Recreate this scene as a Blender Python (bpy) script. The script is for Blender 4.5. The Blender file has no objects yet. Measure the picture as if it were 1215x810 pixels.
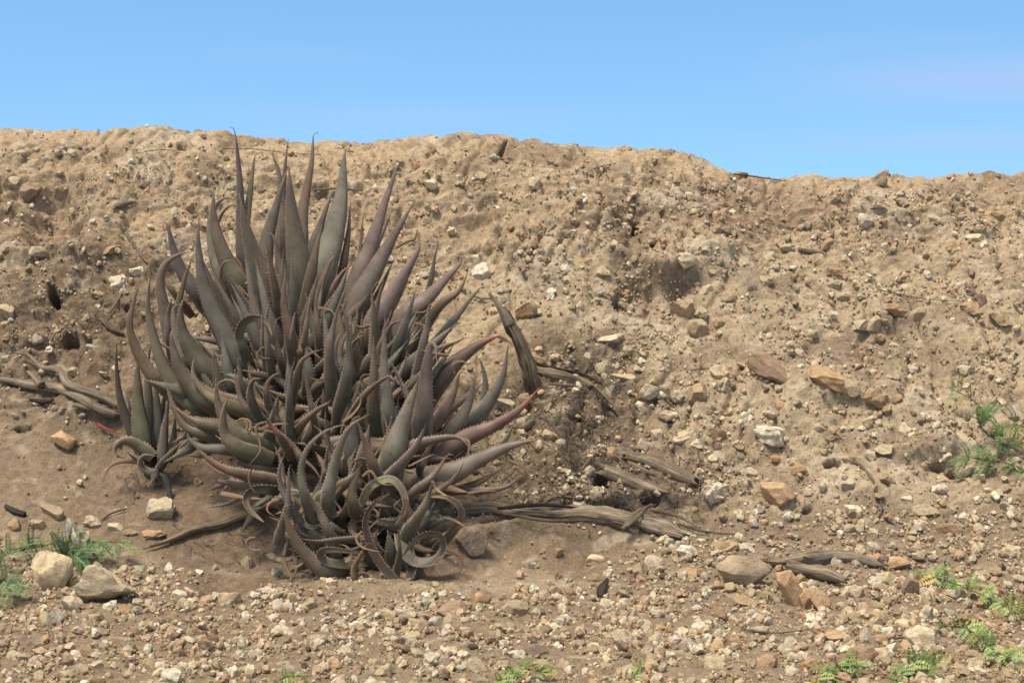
import bpy, bmesh, math, random
import numpy as np
from mathutils import Vector, Matrix, Euler

random.seed(11)
rng = np.random.default_rng(11)
R = math.radians
sc = bpy.context.scene
COL = sc.collection

# ------------------------------------------------------------------ camera
CAM = np.array([0.0, -4.3, 0.89])
PITCH = R(-3.0)
F = 1870.0                       # focal length in pixels of a 1215 px wide picture
FWD = np.array([0, math.cos(PITCH), math.sin(PITCH)])
UP = np.array([0, -math.sin(PITCH), math.cos(PITCH)])
cam_d = bpy.data.cameras.new('camera')
cam_d.sensor_width = 36.0
cam_d.lens = 36.0 * F / 1215.0
cam_d.clip_start = 0.05
cam_d.clip_end = 3000
cam = bpy.data.objects.new('camera', cam_d)
COL.objects.link(cam)
cam.location = CAM
cam.rotation_euler = (math.pi / 2 + PITCH, 0, 0)
sc.camera = cam

# ------------------------------------------------------------------ sky and sun
SUN_EL, SUN_AZ = R(64), R(222)     # azimuth clockwise from +Y: behind the camera, a little to its left
world = bpy.data.worlds.new('World')
sc.world = world
world.use_nodes = True
wn, wl = world.node_tree.nodes, world.node_tree.links
wn.clear()
w_out = wn.new('ShaderNodeOutputWorld')
w_bg = wn.new('ShaderNodeBackground')
w_sky = wn.new('ShaderNodeTexSky')
w_sky.sky_type = 'NISHITA'
w_sky.sun_disc = False
w_sky.sun_elevation = SUN_EL
w_sky.sun_rotation = SUN_AZ
w_sky.altitude = 0
w_sky.air_density = 1.0
w_sky.dust_density = 0.3
w_sky.ozone_density = 2.0
w_bg.inputs['Strength'].default_value = 0.15
# thin mauve streaks of high cloud
w_co = wn.new('ShaderNodeTexCoord')
w_mp = wn.new('ShaderNodeMapping')
w_mp.inputs['Scale'].default_value = (2.2, 2.2, 16.0)
w_mp.inputs['Location'].default_value = (0.9, 0.4, 2.35)
w_no = wn.new('ShaderNodeTexNoise')
w_no.inputs['Scale'].default_value = 1.7
w_no.inputs['Detail'].default_value = 5
w_no.inputs['Roughness'].default_value = 0.55
w_rp = wn.new('ShaderNodeValToRGB')
w_rp.color_ramp.elements[0].position = 0.55
w_rp.color_ramp.elements[0].color = (0, 0, 0, 1)
w_rp.color_ramp.elements[1].position = 0.85
w_rp.color_ramp.elements[1].color = (0.3, 0.3, 0.3, 1)
w_mx = wn.new('ShaderNodeMix')
w_mx.data_type = 'RGBA'
w_hs = wn.new('ShaderNodeHueSaturation')
w_hs.inputs['Hue'].default_value = 0.489
w_hs.inputs['Saturation'].default_value = 1.14
w_hs.inputs['Value'].default_value = 1.12
w_up = wn.new('ShaderNodeVectorMath'); w_up.operation = 'ADD'
w_up.inputs[1].default_value = (0, 0, 0.20)      # clear dry air: the blue holds down to the horizon
wl.new(w_co.outputs['Generated'], w_up.inputs[0])
w_nm = wn.new('ShaderNodeVectorMath'); w_nm.operation = 'NORMALIZE'
wl.new(w_up.outputs[0], w_nm.inputs[0])
wl.new(w_nm.outputs[0], w_sky.inputs['Vector'])
wl.new(w_co.outputs['Generated'], w_mp.inputs['Vector'])
wl.new(w_mp.outputs['Vector'], w_no.inputs['Vector'])
wl.new(w_no.outputs['Fac'], w_rp.inputs['Fac'])
wl.new(w_sky.outputs['Color'], w_hs.inputs['Color'])
w_s0 = wn.new('ShaderNodeSeparateXYZ'); wl.new(w_co.outputs['Generated'], w_s0.inputs[0])
def w_math(op, a, b):
    n = wn.new('ShaderNodeMath'); n.operation = op
    for k_, v_ in enumerate((a, b)):
        if isinstance(v_, (int, float)): n.inputs[k_].default_value = v_
        else: wl.new(v_, n.inputs[k_])
    return n.outputs[0]
w_fac = w_rp.outputs['Color']
for az_, el_, ra_, re_, st_ in ((0.33, 0.108, 0.12, 0.014, 0.85), (0.31, 0.072, 0.14, 0.008, 0.5), (-0.06, 0.088, 0.12, 0.008, 0.35)):
    ux = w_math('DIVIDE', w_math('SUBTRACT', w_math('DIVIDE', w_s0.outputs['X'], w_math('MAXIMUM', w_s0.outputs['Y'], 0.05)), az_), ra_)
    uz = w_math('DIVIDE', w_math('SUBTRACT', w_s0.outputs['Z'], el_), re_)
    rr_ = w_math('ADD', w_math('MULTIPLY', ux, ux), w_math('MULTIPLY', uz, uz))
    g_ = w_math('POWER', 0.4, rr_)
    w_fac = w_math('MAXIMUM', w_fac, w_math('MULTIPLY', w_math('MULTIPLY', g_, st_), w_math('ADD', w_math('MULTIPLY', w_no.outputs['Fac'], 1.6), -0.2)))
wl.new(w_fac, w_mx.inputs[0])
wl.new(w_hs.outputs['Color'], w_mx.inputs[6])
w_mx.inputs[7].default_value = (2.5, 3.1, 4.7, 1)
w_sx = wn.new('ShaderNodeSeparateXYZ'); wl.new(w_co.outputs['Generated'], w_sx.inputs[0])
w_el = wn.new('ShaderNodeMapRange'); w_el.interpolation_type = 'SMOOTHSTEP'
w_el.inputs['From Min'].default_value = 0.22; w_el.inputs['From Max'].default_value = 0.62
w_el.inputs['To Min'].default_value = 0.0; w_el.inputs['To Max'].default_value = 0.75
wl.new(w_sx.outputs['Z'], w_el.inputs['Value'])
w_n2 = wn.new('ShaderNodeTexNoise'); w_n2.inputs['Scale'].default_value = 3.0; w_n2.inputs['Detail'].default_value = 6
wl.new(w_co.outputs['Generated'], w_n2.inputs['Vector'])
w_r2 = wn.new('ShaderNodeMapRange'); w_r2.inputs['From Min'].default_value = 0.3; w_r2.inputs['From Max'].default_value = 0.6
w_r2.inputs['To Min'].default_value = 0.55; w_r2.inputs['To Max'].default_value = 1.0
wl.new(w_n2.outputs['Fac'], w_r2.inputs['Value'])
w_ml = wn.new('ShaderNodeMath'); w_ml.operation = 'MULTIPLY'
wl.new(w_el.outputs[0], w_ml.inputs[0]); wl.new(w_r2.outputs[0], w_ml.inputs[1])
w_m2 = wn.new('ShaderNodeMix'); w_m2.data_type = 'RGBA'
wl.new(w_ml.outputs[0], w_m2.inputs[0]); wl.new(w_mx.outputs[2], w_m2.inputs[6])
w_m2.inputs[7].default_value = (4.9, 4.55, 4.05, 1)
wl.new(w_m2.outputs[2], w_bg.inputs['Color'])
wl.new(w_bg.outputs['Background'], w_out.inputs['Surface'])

sun_d = bpy.data.lights.new('sun', 'SUN')
sun_d.energy = 4.0
sun_d.angle = R(16)
sun_d.color = (1.0, 0.91, 0.77)
sun = bpy.data.objects.new('sun', sun_d)
COL.objects.link(sun)
sdir = Vector((math.sin(SUN_AZ) * math.cos(SUN_EL), math.cos(SUN_AZ) * math.cos(SUN_EL), math.sin(SUN_EL)))
sun.rotation_euler = sdir.to_track_quat('Z', 'Y').to_euler()
sun.location = (-3, -6, 9)

sc.view_settings.view_transform = 'Standard'
sc.view_settings.look = 'None'
sc.view_settings.gamma = 1.0
sc.view_settings.use_curve_mapping = False
sc.view_settings.exposure = 0.4
sc.render.engine = 'CYCLES'
sc.cycles.max_bounces = 6
sc.cycles.diffuse_bounces = 3

# ------------------------------------------------------------------ helpers
def tag(o, label=None, cat=None, group=None, kind=None):
    if label: o['label'] = label
    if cat: o['category'] = cat
    if group: o['group'] = group
    if kind: o['kind'] = kind
    return o

def empty(name, loc):
    o = bpy.data.objects.new(name, None)
    o.empty_display_size = 0.05
    o.location = loc
    COL.objects.link(o)
    return o

def link(name, me, parent=None, loc=None):
    o = bpy.data.objects.new(name, me)
    COL.objects.link(o)
    if parent is not None:
        o.parent = parent
        o.location = (0, 0, 0) if loc is None else loc
    elif loc is not None:
        o.location = loc
    return o

def mesh_np(name, verts, faces, mat, cols=None, smooth=True, uv=None):
    """faces: int array (n,k) or list of such arrays."""
    me = bpy.data.meshes.new(name)
    if isinstance(faces, np.ndarray): faces = [faces]
    faces = [np.asarray(f, dtype=np.int32) for f in faces if len(f)]
    verts = np.asarray(verts, dtype=np.float32)
    me.vertices.add(len(verts))
    me.vertices.foreach_set('co', verts.ravel())
    loops = np.concatenate([f.ravel() for f in faces])
    tot = np.concatenate([np.full(len(f), f.shape[1], dtype=np.int32) for f in faces])
    start = np.concatenate([[0], np.cumsum(tot)[:-1]]).astype(np.int32)
    me.loops.add(len(loops))
    me.loops.foreach_set('vertex_index', loops)
    me.polygons.add(len(tot))
    me.polygons.foreach_set('loop_start', start)
    me.polygons.foreach_set('loop_total', tot)
    me.polygons.foreach_set('use_smooth', np.full(len(tot), smooth, dtype=bool))
    me.update(calc_edges=True)
    if cols is not None:
        a = me.attributes.new('tint', 'FLOAT_COLOR', 'POINT')
        c = np.ones((len(verts), 4), dtype=np.float32)
        c[:, :3] = cols
        a.data.foreach_set('color', c.ravel())
    if uv is not None:
        a = me.attributes.new('along', 'FLOAT_VECTOR', 'POINT')
        a.data.foreach_set('vector', np.asarray(uv, dtype=np.float32).ravel())
    if mat: me.materials.append(mat)
    return me

_perm = np.random.default_rng(5).permutation(256).astype(np.int64)
_ga = np.random.default_rng(6).uniform(0, 2 * np.pi, 256)
_gx, _gy = np.cos(_ga), np.sin(_ga)
_r1 = np.random.default_rng(7).random(256)
_r2 = np.random.default_rng(8).random(256)
_r3 = np.random.default_rng(9).random(256)

def _hash(i, j, s):
    return _perm[(_perm[(i + s * 37) & 255] + j) & 255]

def perlin(x, y, s=0):
    xi = np.floor(x).astype(np.int64); yi = np.floor(y).astype(np.int64)
    fx, fy = x - xi, y - yi
    u = fx * fx * fx * (fx * (fx * 6 - 15) + 10); v = fy * fy * fy * (fy * (fy * 6 - 15) + 10)
    def g(i, j, dx, dy):
        h = _hash(i, j, s)
        return _gx[h] * dx + _gy[h] * dy
    a = g(xi, yi, fx, fy); b = g(xi + 1, yi, fx - 1, fy)
    c = g(xi, yi + 1, fx, fy - 1); d = g(xi + 1, yi + 1, fx - 1, fy - 1)
    return 1.4 * (a + u * (b - a) + v * ((c + u * (d - c)) - (a + u * (b - a))))

def fbm(x, y, s, octv=4, gain=0.5):
    t = 0; a = 1.0; f = 1.0
    for o in range(octv):
        t = t + a * perlin(x * f, y * f, s + o); a *= gain; f *= 2.03
    return t

def worley(x, y, s=0):
    """nearest distance, second nearest, id value"""
    xi = np.floor(x).astype(np.int64); yi = np.floor(y).astype(np.int64)
    d1 = np.full(x.shape, 9.0); d2 = np.full(x.shape, 9.0); idv = np.zeros(x.shape)
    for i in (-1, 0, 1):
        for j in (-1, 0, 1):
            h = _hash(xi + i, yi + j, s)
            d = np.hypot(xi + i + _r1[h] - x, yi + j + _r2[h] - y)
            near = d < d1
            d2 = np.where(near, d1, np.minimum(d2, d))
            idv = np.where(near, _r3[h], idv)
            d1 = np.where(near, d, d1)
    return d1, d2, idv

def facets(x, y, s=0, tilt=0.9):
    """broken-rubble relief: every cell its own height and slant"""
    xi = np.floor(x).astype(np.int64); yi = np.floor(y).astype(np.int64)
    d1 = np.full(x.shape, 9.0); d2 = np.full(x.shape, 9.0); hv = np.zeros(x.shape)
    for i in (-1, 0, 1):
        for j in (-1, 0, 1):
            h = _hash(xi + i, yi + j, s)
            dx = x - (xi + i + _r1[h]); dy = y - (yi + j + _r2[h])
            d = np.abs(dx) * 0.45 + np.abs(dy) * 0.45 + np.hypot(dx, dy) * 0.6
            near = d < d1
            d2 = np.where(near, d1, np.minimum(d2, d))
            hv = np.where(near, (_r3[h] - 0.5) + tilt * (_gx[h] * dx + _gy[h] * dy), hv)
            d1 = np.where(near, d, d1)
    return hv * sstep(0.0, 0.16, d2 - d1) - 0.35 * (1 - sstep(0.0, 0.13, d2 - d1))

def sstep(a, b, x):
    t = np.clip((x - a) / (b - a), 0, 1)
    return t * t * (3 - 2 * t)

def project(P):
    d = P - CAM
    dep = d @ FWD
    return 607.5 + F * d[..., 0] / dep, 405 - F * (d @ UP) / dep, dep

def at(px, py, y):
    d = np.array([(px - 607.5) / F, 0, 0]) + FWD + UP * ((405 - py) / F)
    return CAM + d * ((y - CAM[1]) / d[1])

# ------------------------------------------------------------------ materials
def new_mat(name):
    m = bpy.data.materials.new(name)
    m.use_nodes = True
    nt = m.node_tree
    return m, nt, nt.nodes['Principled BSDF']

def nd(nt, kind, **kw):
    n = nt.nodes.new(kind)
    for k, v in kw.items():
        if k in n.inputs: n.inputs[k].default_value = v
        else: setattr(n, k, v)
    return n

def mixc(nt, mode, fac, a, b):
    n = nt.nodes.new('ShaderNodeMix'); n.data_type = 'RGBA'; n.blend_type = mode
    for sock, v in ((n.inputs[0], fac), (n.inputs[6], a), (n.inputs[7], b)):
        if isinstance(v, bpy.types.NodeSocket): nt.links.new(v, sock)
        else: sock.default_value = v if not isinstance(v, tuple) else (*v, 1)[:4]
    return n.outputs[2]

def ramp(nt, src, stops):
    n = nt.nodes.new('ShaderNodeValToRGB')
    e = n.color_ramp.elements
    while len(e) < len(stops): e.new(0.5)
    for k, (p, c) in enumerate(stops):
        e[k].position = p
        e[k].color = (c, c, c, 1) if not isinstance(c, tuple) else (*c, 1)
    nt.links.new(src, n.inputs['Fac'])
    return n.outputs['Color']

def noise(nt, vec, scale, detail=4, rough=0.55):
    n = nd(nt, 'ShaderNodeTexNoise', Scale=scale, Detail=detail, Roughness=rough)
    nt.links.new(vec, n.inputs['Vector'])
    return n.outputs['Fac']

def bump(nt, bs, height, strength, dist, prev=None):
    b = nd(nt, 'ShaderNodeBump', Strength=strength, Distance=dist)
    nt.links.new(height, b.inputs['Height'])
    if prev is not None: nt.links.new(prev, b.inputs['Normal'])
    nt.links.new(b.outputs['Normal'], bs.inputs['Normal'])
    return b.outputs['Normal']

def make_soil():
    m, nt, bs = new_mat('soil')
    at_ = nd(nt, 'ShaderNodeAttribute', attribute_name='tint')
    co = nt.nodes.new('ShaderNodeTexCoord').outputs['Object']
    n1 = noise(nt, co, 38, 6, 0.65)
    n2 = noise(nt, co, 190, 4, 0.7)
    c = mixc(nt, 'MULTIPLY', 1.0, at_.outputs['Color'], ramp(nt, n1, [(0.25, 0.62), (0.5, 1.0), (0.78, 1.3)]))
    c = mixc(nt, 'MULTIPLY', 0.8, c, ramp(nt, n2, [(0.3, 0.6), (0.52, 1.0), (0.75, 1.35)]))
    v = nd(nt, 'ShaderNodeTexVoronoi', Scale=210.0)
    nt.links.new(co, v.inputs['Vector'])
    sep = nt.nodes.new('ShaderNodeSeparateColor'); nt.links.new(v.outputs['Color'], sep.inputs['Color'])
    pick = nd(nt, 'ShaderNodeMath', operation='GREATER_THAN'); pick.inputs[1].default_value = 0.93
    nt.links.new(sep.outputs[0], pick.inputs[0])
    near = nd(nt, 'ShaderNodeMath', operation='LESS_THAN'); near.inputs[1].default_value = 0.42
    nt.links.new(v.outputs['Distance'], near.inputs[0])
    mul = nd(nt, 'ShaderNodeMath', operation='MULTIPLY')
    nt.links.new(pick.outputs[0], mul.inputs[0]); nt.links.new(near.outputs[0], mul.inputs[1])
    mul2 = nd(nt, 'ShaderNodeMath', operation='MULTIPLY'); mul2.inputs[1].default_value = 0.3
    nt.links.new(mul.outputs[0], mul2.inputs[0])
    c = mixc(nt, 'MIX', mul2.outputs[0], c, (0.50, 0.40, 0.29))
    nt.links.new(c, bs.inputs['Base Color'])
    bs.inputs['Roughness'].default_value = 0.95
    bs.inputs['Specular IOR Level'].default_value = 0.15
    p = bump(nt, bs, n1, 0.8, 0.014)
    bump(nt, bs, n2, 0.9, 0.005, p)
    return m

def make_stone(name, use_attr):
    m, nt, bs = new_mat(name)
    co = nt.nodes.new('ShaderNodeTexCoord').outputs['Object']
    if use_attr:
        src = nd(nt, 'ShaderNodeAttribute', attribute_name='tint').outputs['Color']
        sc1, sc2, d = 60, 240, 0.003
    else:
        oi = nt.nodes.new('ShaderNodeObjectInfo')
        src = oi.outputs['Color']
        addv = nd(nt, 'ShaderNodeVectorMath', operation='ADD')
        nt.links.new(co, addv.inputs[0])
        sclr = nd(nt, 'ShaderNodeVectorMath', operation='SCALE')
        sclr.inputs[0].default_value = (17, 31, 23)
        nt.links.new(oi.outputs['Random'], sclr.inputs['Scale'])
        nt.links.new(sclr.outputs[0], addv.inputs[1])
        co = addv.outputs[0]
        sc1, sc2, d = 1.6, 7.0, 0.006
    n1 = noise(nt, co, sc1, 5, 0.6)
    n2 = noise(nt, co, sc2, 5, 0.7)
    c = mixc(nt, 'MULTIPLY', 1.0, src, ramp(nt, n1, [(0.3, (0.66, 0.6, 0.52)), (0.5, (1, 1, 1)), (0.72, (1.16, 1.15, 1.12))]))
    c = mixc(nt, 'MULTIPLY', 0.8, c, ramp(nt, n2, [(0.32, 0.62), (0.5, 1.0), (0.7, 1.14)]))
    n5 = noise(nt, co, sc1 * 1.7, 4, 0.65)
    c = mixc(nt, 'MIX', ramp(nt, n5, [(0.45, 0.0), (0.66, 0.75)]), c, (0.34, 0.25, 0.155))
    nt.links.new(c, bs.inputs['Base Color'])
    bs.inputs['Roughness'].default_value = 0.9
    bs.inputs['Specular IOR Level'].default_value = 0.2
    p = bump(nt, bs, n1, 0.5, d * 1.5)
    bump(nt, bs, n2, 0.7, d, p)
    return m

def make_leaf_mat(name, rough):
    m, nt, bs = new_mat(name)
    a = nd(nt, 'ShaderNodeAttribute', attribute_name='tint').outputs['Color']
    co = nt.nodes.new('ShaderNodeTexCoord').outputs['Object']
    n1 = noise(nt, co, 26, 5, 0.6)
    al = nd(nt, 'ShaderNodeAttribute', attribute_name='along').outputs['Vector']
    mp = nd(nt, 'ShaderNodeMapping'); mp.inputs['Scale'].default_value = (6, 60, 1)
    nt.links.new(al, mp.inputs['Vector'])
    n2 = noise(nt, mp.outputs['Vector'], 3.0, 3, 0.6)
    c = mixc(nt, 'MULTIPLY', 0.9, a, ramp(nt, n1, [(0.3, 0.68), (0.5, 1.0), (0.72, 1.25)]))
    c = mixc(nt, 'MULTIPLY', 0.7, c, ramp(nt, n2, [(0.3, 0.75), (0.5, 1.0), (0.72, 1.18)]))
    n3 = noise(nt, co, 70, 3, 0.5)
    c = mixc(nt, 'MIX', ramp(nt, n3, [(0.62, 0.0), (0.70, 0.55)]), c, (0.075, 0.045, 0.03))
    n4 = noise(nt, co, 11, 3, 0.6)
    c = mixc(nt, 'MIX', ramp(nt, n4, [(0.55, 0.0), (0.8, 0.28)]), c, (0.24, 0.20, 0.155))
    nt.links.new(c, bs.inputs['Base Color'])
    bs.inputs['Roughness'].default_value = rough
    bs.inputs['Specular IOR Level'].default_value = 0.35
    bump(nt, bs, n2, 0.25, 0.004)
    return m

def make_wood(name, dark, light, sx=5.0, sy=46.0):
    m, nt, bs = new_mat(name)
    al = nd(nt, 'ShaderNodeAttribute', attribute_name='along').outputs['Vector']
    mp = nd(nt, 'ShaderNodeMapping'); mp.inputs['Scale'].default_value = (sx, sy, 1)
    nt.links.new(al, mp.inputs['Vector'])
    n1 = noise(nt, mp.outputs['Vector'], 2.2, 6, 0.65)
    co = nt.nodes.new('ShaderNodeTexCoord').outputs['Object']
    n2 = noise(nt, co, 22, 5, 0.65)
    mid = tuple((x + y) / 2 for x, y in zip(dark, light))
    c = ramp(nt, n1, [(0.36, tuple(q * 0.6 for q in dark)), (0.47, mid), (0.62, light)])
    c = mixc(nt, 'MULTIPLY', 0.9, c, ramp(nt, n2, [(0.3, (0.6, 0.5, 0.42)), (0.5, (1, 1, 1)), (0.75, (1.2, 1.16, 1.1))]))
    nt.links.new(c, bs.inputs['Base Color'])
    bs.inputs['Roughness'].default_value = 0.85
    bs.inputs['Specular IOR Level'].default_value = 0.2
    bump(nt, bs, n1, 0.9, 0.006)
    return m

def make_green():
    m, nt, bs = new_mat('seedling_green')
    oi = nt.nodes.new('ShaderNodeObjectInfo')
    co = nt.nodes.new('ShaderNodeTexCoord').outputs['Object']
    n = noise(nt, co, 9, 3, 0.5)
    c = mixc(nt, 'MULTIPLY', 1.0, oi.outputs['Color'], ramp(nt, n, [(0.3, 0.7), (0.7, 1.3)]))
    nt.links.new(c, bs.inputs['Base Color'])
    bs.inputs['Roughness'].default_value = 0.55
    return m

M_SOIL = make_soil()
M_STONE = make_stone('stone', False)
M_PEB = make_stone('gravel', True)
M_LEAF = make_leaf_mat('aloe_leaf', 0.48)
M_DRY = make_leaf_mat('dried_leaf', 0.8)
M_WOOD = make_wood('weathered_wood', (0.09, 0.066, 0.045), (0.37, 0.285, 0.19))
M_GREY = make_wood('silvered_wood', (0.085, 0.064, 0.046), (0.41, 0.325, 0.225))
M_DARK = make_wood('dark_wood', (0.022, 0.017, 0.014), (0.085, 0.066, 0.05))
M_STUMP = make_wood('stump_wood', (0.055, 0.04, 0.029), (0.25, 0.19, 0.13))
M_TWIG = make_wood('dry_twig', (0.09, 0.065, 0.045), (0.30, 0.235, 0.17))
M_GREEN = make_green()

# ------------------------------------------------------------------ the ground: gravel flat, eroded bank, plateau
crest_px = np.array([-900, -300, 0, 50, 110, 150, 210, 270, 340, 420, 480, 545, 590, 650, 720, 800, 830, 870, 920, 985, 1030, 1080, 1140, 1180, 1215, 1500, 2100], float)
crest_row = np.array([160, 158, 155, 157, 160, 152, 155, 160, 169, 172, 166, 160, 162, 170, 176, 179, 190, 205, 213, 209, 213, 211, 212, 206, 206, 212, 205], float) + 3
YC, ZC = 1.6, 1.35
prof = [(-70, -1.0), (-12, -0.42), (-6, -0.24), (-3, -0.12), (-1.3, -0.035), (-0.4, 0.0), (-0.05, 0.035),
        (0.12, 0.115), (0.35, 0.30), (0.7, 0.61), (1.0, 0.86), (1.25, 1.09), (1.42, 1.27), (YC, ZC), (1.8, 1.375), (2.2, 1.37),
        (4, 1.35), (12, 1.3), (40, 1.2), (220, 0.9)]
prof = np.array(prof)
seg = np.concatenate([[0], np.cumsum(np.hypot(*np.diff(prof, axis=0).T))])
S_A = np.interp(-1.35, prof[:, 0], seg); S_B = np.interp(1.72, prof[:, 0], seg)
STEP = 0.0060
dense_s = np.arange(S_A, S_B, STEP)
geo = STEP * np.cumsum(1.16 ** np.arange(1, 60))
front = (S_A - geo[geo < S_A])[::-1]
back = S_B + geo[geo < seg[-1] - S_B]
s_arr = np.concatenate([[0.0], front, dense_s, back, [seg[-1]]])
dense_x = np.arange(-2.2, 2.2, STEP)
gx = geo[geo < 160]
x_arr = np.concatenate([(-2.2 - gx)[::-1], dense_x, 2.2 + gx])
# smooth the profile so that its corners are rounded
fine = np.linspace(0, seg[-1], 60000)
fy = np.interp(fine, seg, prof[:, 0]); fz = np.interp(fine, seg, prof[:, 1])
k = np.hanning(41); k /= k.sum()
py_ = np.interp(s_arr, fine, np.convolve(np.pad(fy, 20, 'edge'), k, 'valid'))
pz_ = np.interp(s_arr, fine, np.convolve(np.pad(fz, 20, 'edge'), k, 'valid'))
dy_, dz_ = np.gradient(py_, s_arr), np.gradient(pz_, s_arr)
ln = np.hypot(dy_, dz_); ny_, nz_ = -dz_ / ln, dy_ / ln
X, S = np.meshgrid(x_arr, s_arr)
Y = np.repeat(py_[:, None], len(x_arr), 1); Z = np.repeat(pz_[:, None], len(x_arr), 1)
NY = np.repeat(ny_[:, None], len(x_arr), 1); NZ = np.repeat(nz_[:, None], len(x_arr), 1)
# height of the crest along x
xc = (crest_px - 607.5) * (YC - CAM[1]) / F
zc = 0.89 + np.tan(np.arctan((405 - crest_row) / F) + PITCH) * (YC - CAM[1])
kx = np.interp(X, xc, zc) / ZC
hh = sstep(0.25, 1.3, Z) * (1 - sstep(3.0, 30.0, Y))
Z = Z * (1 + (kx - 1) * hh)
P0 = np.stack([X, Y, Z], -1)
PX, PY, DEP = project(P0)
frontside = (S < S_B) & (DEP > 1.0)
PX = np.where(frontside, PX, -9999); PY = np.where(frontside, PY, -9999)
SR = S - np.interp(0.0, prof[:, 0], seg)     # arc length measured from the foot of the bank

# zone masks (soil kinds, pits, painted aloe shade) laid out over the surface
wx = 26 * fbm(X * 3.1, SR * 3.1, 3, 3); wy = 26 * fbm(X * 3.1 + 9, SR * 3.1 + 4, 4, 3)
QX, QY = PX + wx, PY + wy
grav_line = np.interp(QX, [0, 120, 200, 300, 430, 560, 700, 800, 900, 1215], [655, 660, 672, 690, 702, 698, 672, 640, 615, 590])
gravel = sstep(-14, 16, QY - grav_line) * frontside + (~frontside) * (Y < 0)
def blob(px, py, rx, ry, soft=0.5):
    return (1 - sstep(1 - soft, 1 + soft, np.hypot((QX - px) / rx, (QY - py) / ry))) * frontside
hollow = np.maximum.reduce([blob(120, 570, 190, 100), blob(300, 630, 190, 65), blob(500, 655, 130, 45), blob(690, 650, 150, 34)]) * (1 - gravel)
rootz = np.maximum(blob(665, 510, 110, 110), blob(740, 590, 120, 55))
facel = np.maximum(blob(90, 385, 170, 95), blob(60, 440, 120, 50))
upper = (1 - sstep(285, 335, QY)) * frontside + (~frontside) * (Y > 1) * 0.2
redz = np.maximum(blob(915, 240, 60, 34), blob(850, 250, 30, 20))
pitz = np.maximum(blob(790, 340, 70, 34), blob(60, 255, 60, 40))
darkr = np.maximum.reduce([blob(760, 262, 55, 20), blob(1040, 410, 120, 30), blob(1175, 215, 60, 22), blob(640, 180, 60, 16), blob(760, 545, 130, 40)])
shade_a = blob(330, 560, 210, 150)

rough = np.clip(0.75 + 0.35 * upper + 0.35 * facel + 0.25 * rootz - 0.55 * hollow - 0.35 * gravel, 0.18, 1.5)
near_fac = 1 - sstep(2.0, 8.0, np.abs(X)) * 0.7
D = np.zeros_like(X)
damp = 1 - 0.85 * sstep(1.72, 1.98, SR)
D += 0.042 * fbm(X * 1.7, SR * 1.7, 20, 3) * damp * (1 - 0.7 * gravel)
lump = fbm(X * 5.2 + 0.25 * wx / 26, SR * 6.4, 25, 4, 0.55)
D += 0.017 * rough * lump
rid = 1 - np.abs(perlin(X * 4.4 + 3, SR * 8.5, 31)) * 2
D += 0.012 * rough * rid * (upper * 0.9 + facel * 0.9 + 0.35) * damp
# erosion rills down the slope
rill = np.abs(perlin(X * 7 + 0.8 * perlin(X * 2, SR * 3, 2), SR * 1.5, 40))
D += -0.020 * (1 - sstep(0.0, 0.16, rill)) * (1 - gravel) * (1 - hollow) * sstep(0.1, 0.5, SR)
# crumbly clods
d1, d2, idv = worley(X * 15, SR * 17, 3)
D += 0.008 * rough * (0.5 - d1) * (0.4 + idv)
d1, d2, idv = worley(X * 38, SR * 40, 5)
D += 0.0065 * rough * (0.5 - d1) * (0.3 + 1.2 * idv)
d1, d2, idv = worley(X * 85 + 3, SR * 85, 9)
D += 0.0021 * np.clip(rough, 0.35, 2) * (0.5 - d1) * (0.2 + 1.4 * idv)
D += 0.007 * rough * fbm(X * 21, SR * 23, 50, 3, 0.6)
big = sstep(-0.25, 0.35, fbm(X * 2.4, SR * 2.8, 55, 3))
D += 0.014 * rough * facets(X * 9 + 0.4 * lump, SR * 12, 11) * big * (0.35 + upper * 0.8 + facel * 0.5) * damp
D += 0.0085 * rough * facets(X * 24 + 0.3 * lump, SR * 28, 13) * (0.35 + 0.65 * big) * damp
D += 0.0065 * np.clip(rough, 0.25, 1.1) * facets(X * 52, SR * 56, 17) * damp
# strata ledges on the upper face
st = (SR * 9.0 + 0.9 * fbm(X * 1.6, SR * 1.6, 60, 3))
saw = st - np.floor(st)
D += 0.024 * (saw - 0.5) * (1 - sstep(0.88, 1.0, saw)) * np.clip(upper + 0.7 * facel, 0, 1) * (0.4 + 0.6 * sstep(-0.2, 0.5, perlin(X * 2.3, SR * 2.3, 61))) * damp
# single features: (px, py, rx, ry, height)
feats = [(66, 258, 44, 38, -0.085), (95, 225, 55, 26, 0.03), (130, 262, 34, 36, 0.035), (770, 342, 50, 22, -0.07), (820, 334, 28, 24, -0.05), (775, 312, 60, 10, 0.03),
         (745, 318, 60, 14, 0.02), (760, 262, 34, 16, -0.05), (545, 268, 40, 14, -0.05), (520, 225, 60, 22, 0.03), (470, 262, 30, 9, -0.05),
         (140, 545, 130, 60, -0.05), (330, 640, 150, 36, -0.035), (690, 650, 130, 20, -0.03), (690, 598, 150, 12, 0.035), (680, 520, 70, 70, 0.03),
         (40, 415, 60, 9, -0.06), (90, 300, 70, 14, 0.035), (1000, 460, 90, 24, 0.03), (960, 540, 110, 30, -0.02), (1130, 550, 60, 20, -0.04),
         (1100, 530, 60, 14, 0.03), (640, 640, 60, 22, 0.04), (545, 660, 46, 24, 0.05), (870, 300, 44, 12, 0.02), (930, 250, 50, 20, -0.025),
         (1050, 390, 90, 16, -0.03), (1150, 320, 80, 24, 0.025), (440, 690, 130, 22, 0.018), (200, 170, 80, 14, 0.02), (340, 230, 90, 14, -0.03), (620, 200, 90, 16, -0.02)]
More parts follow.
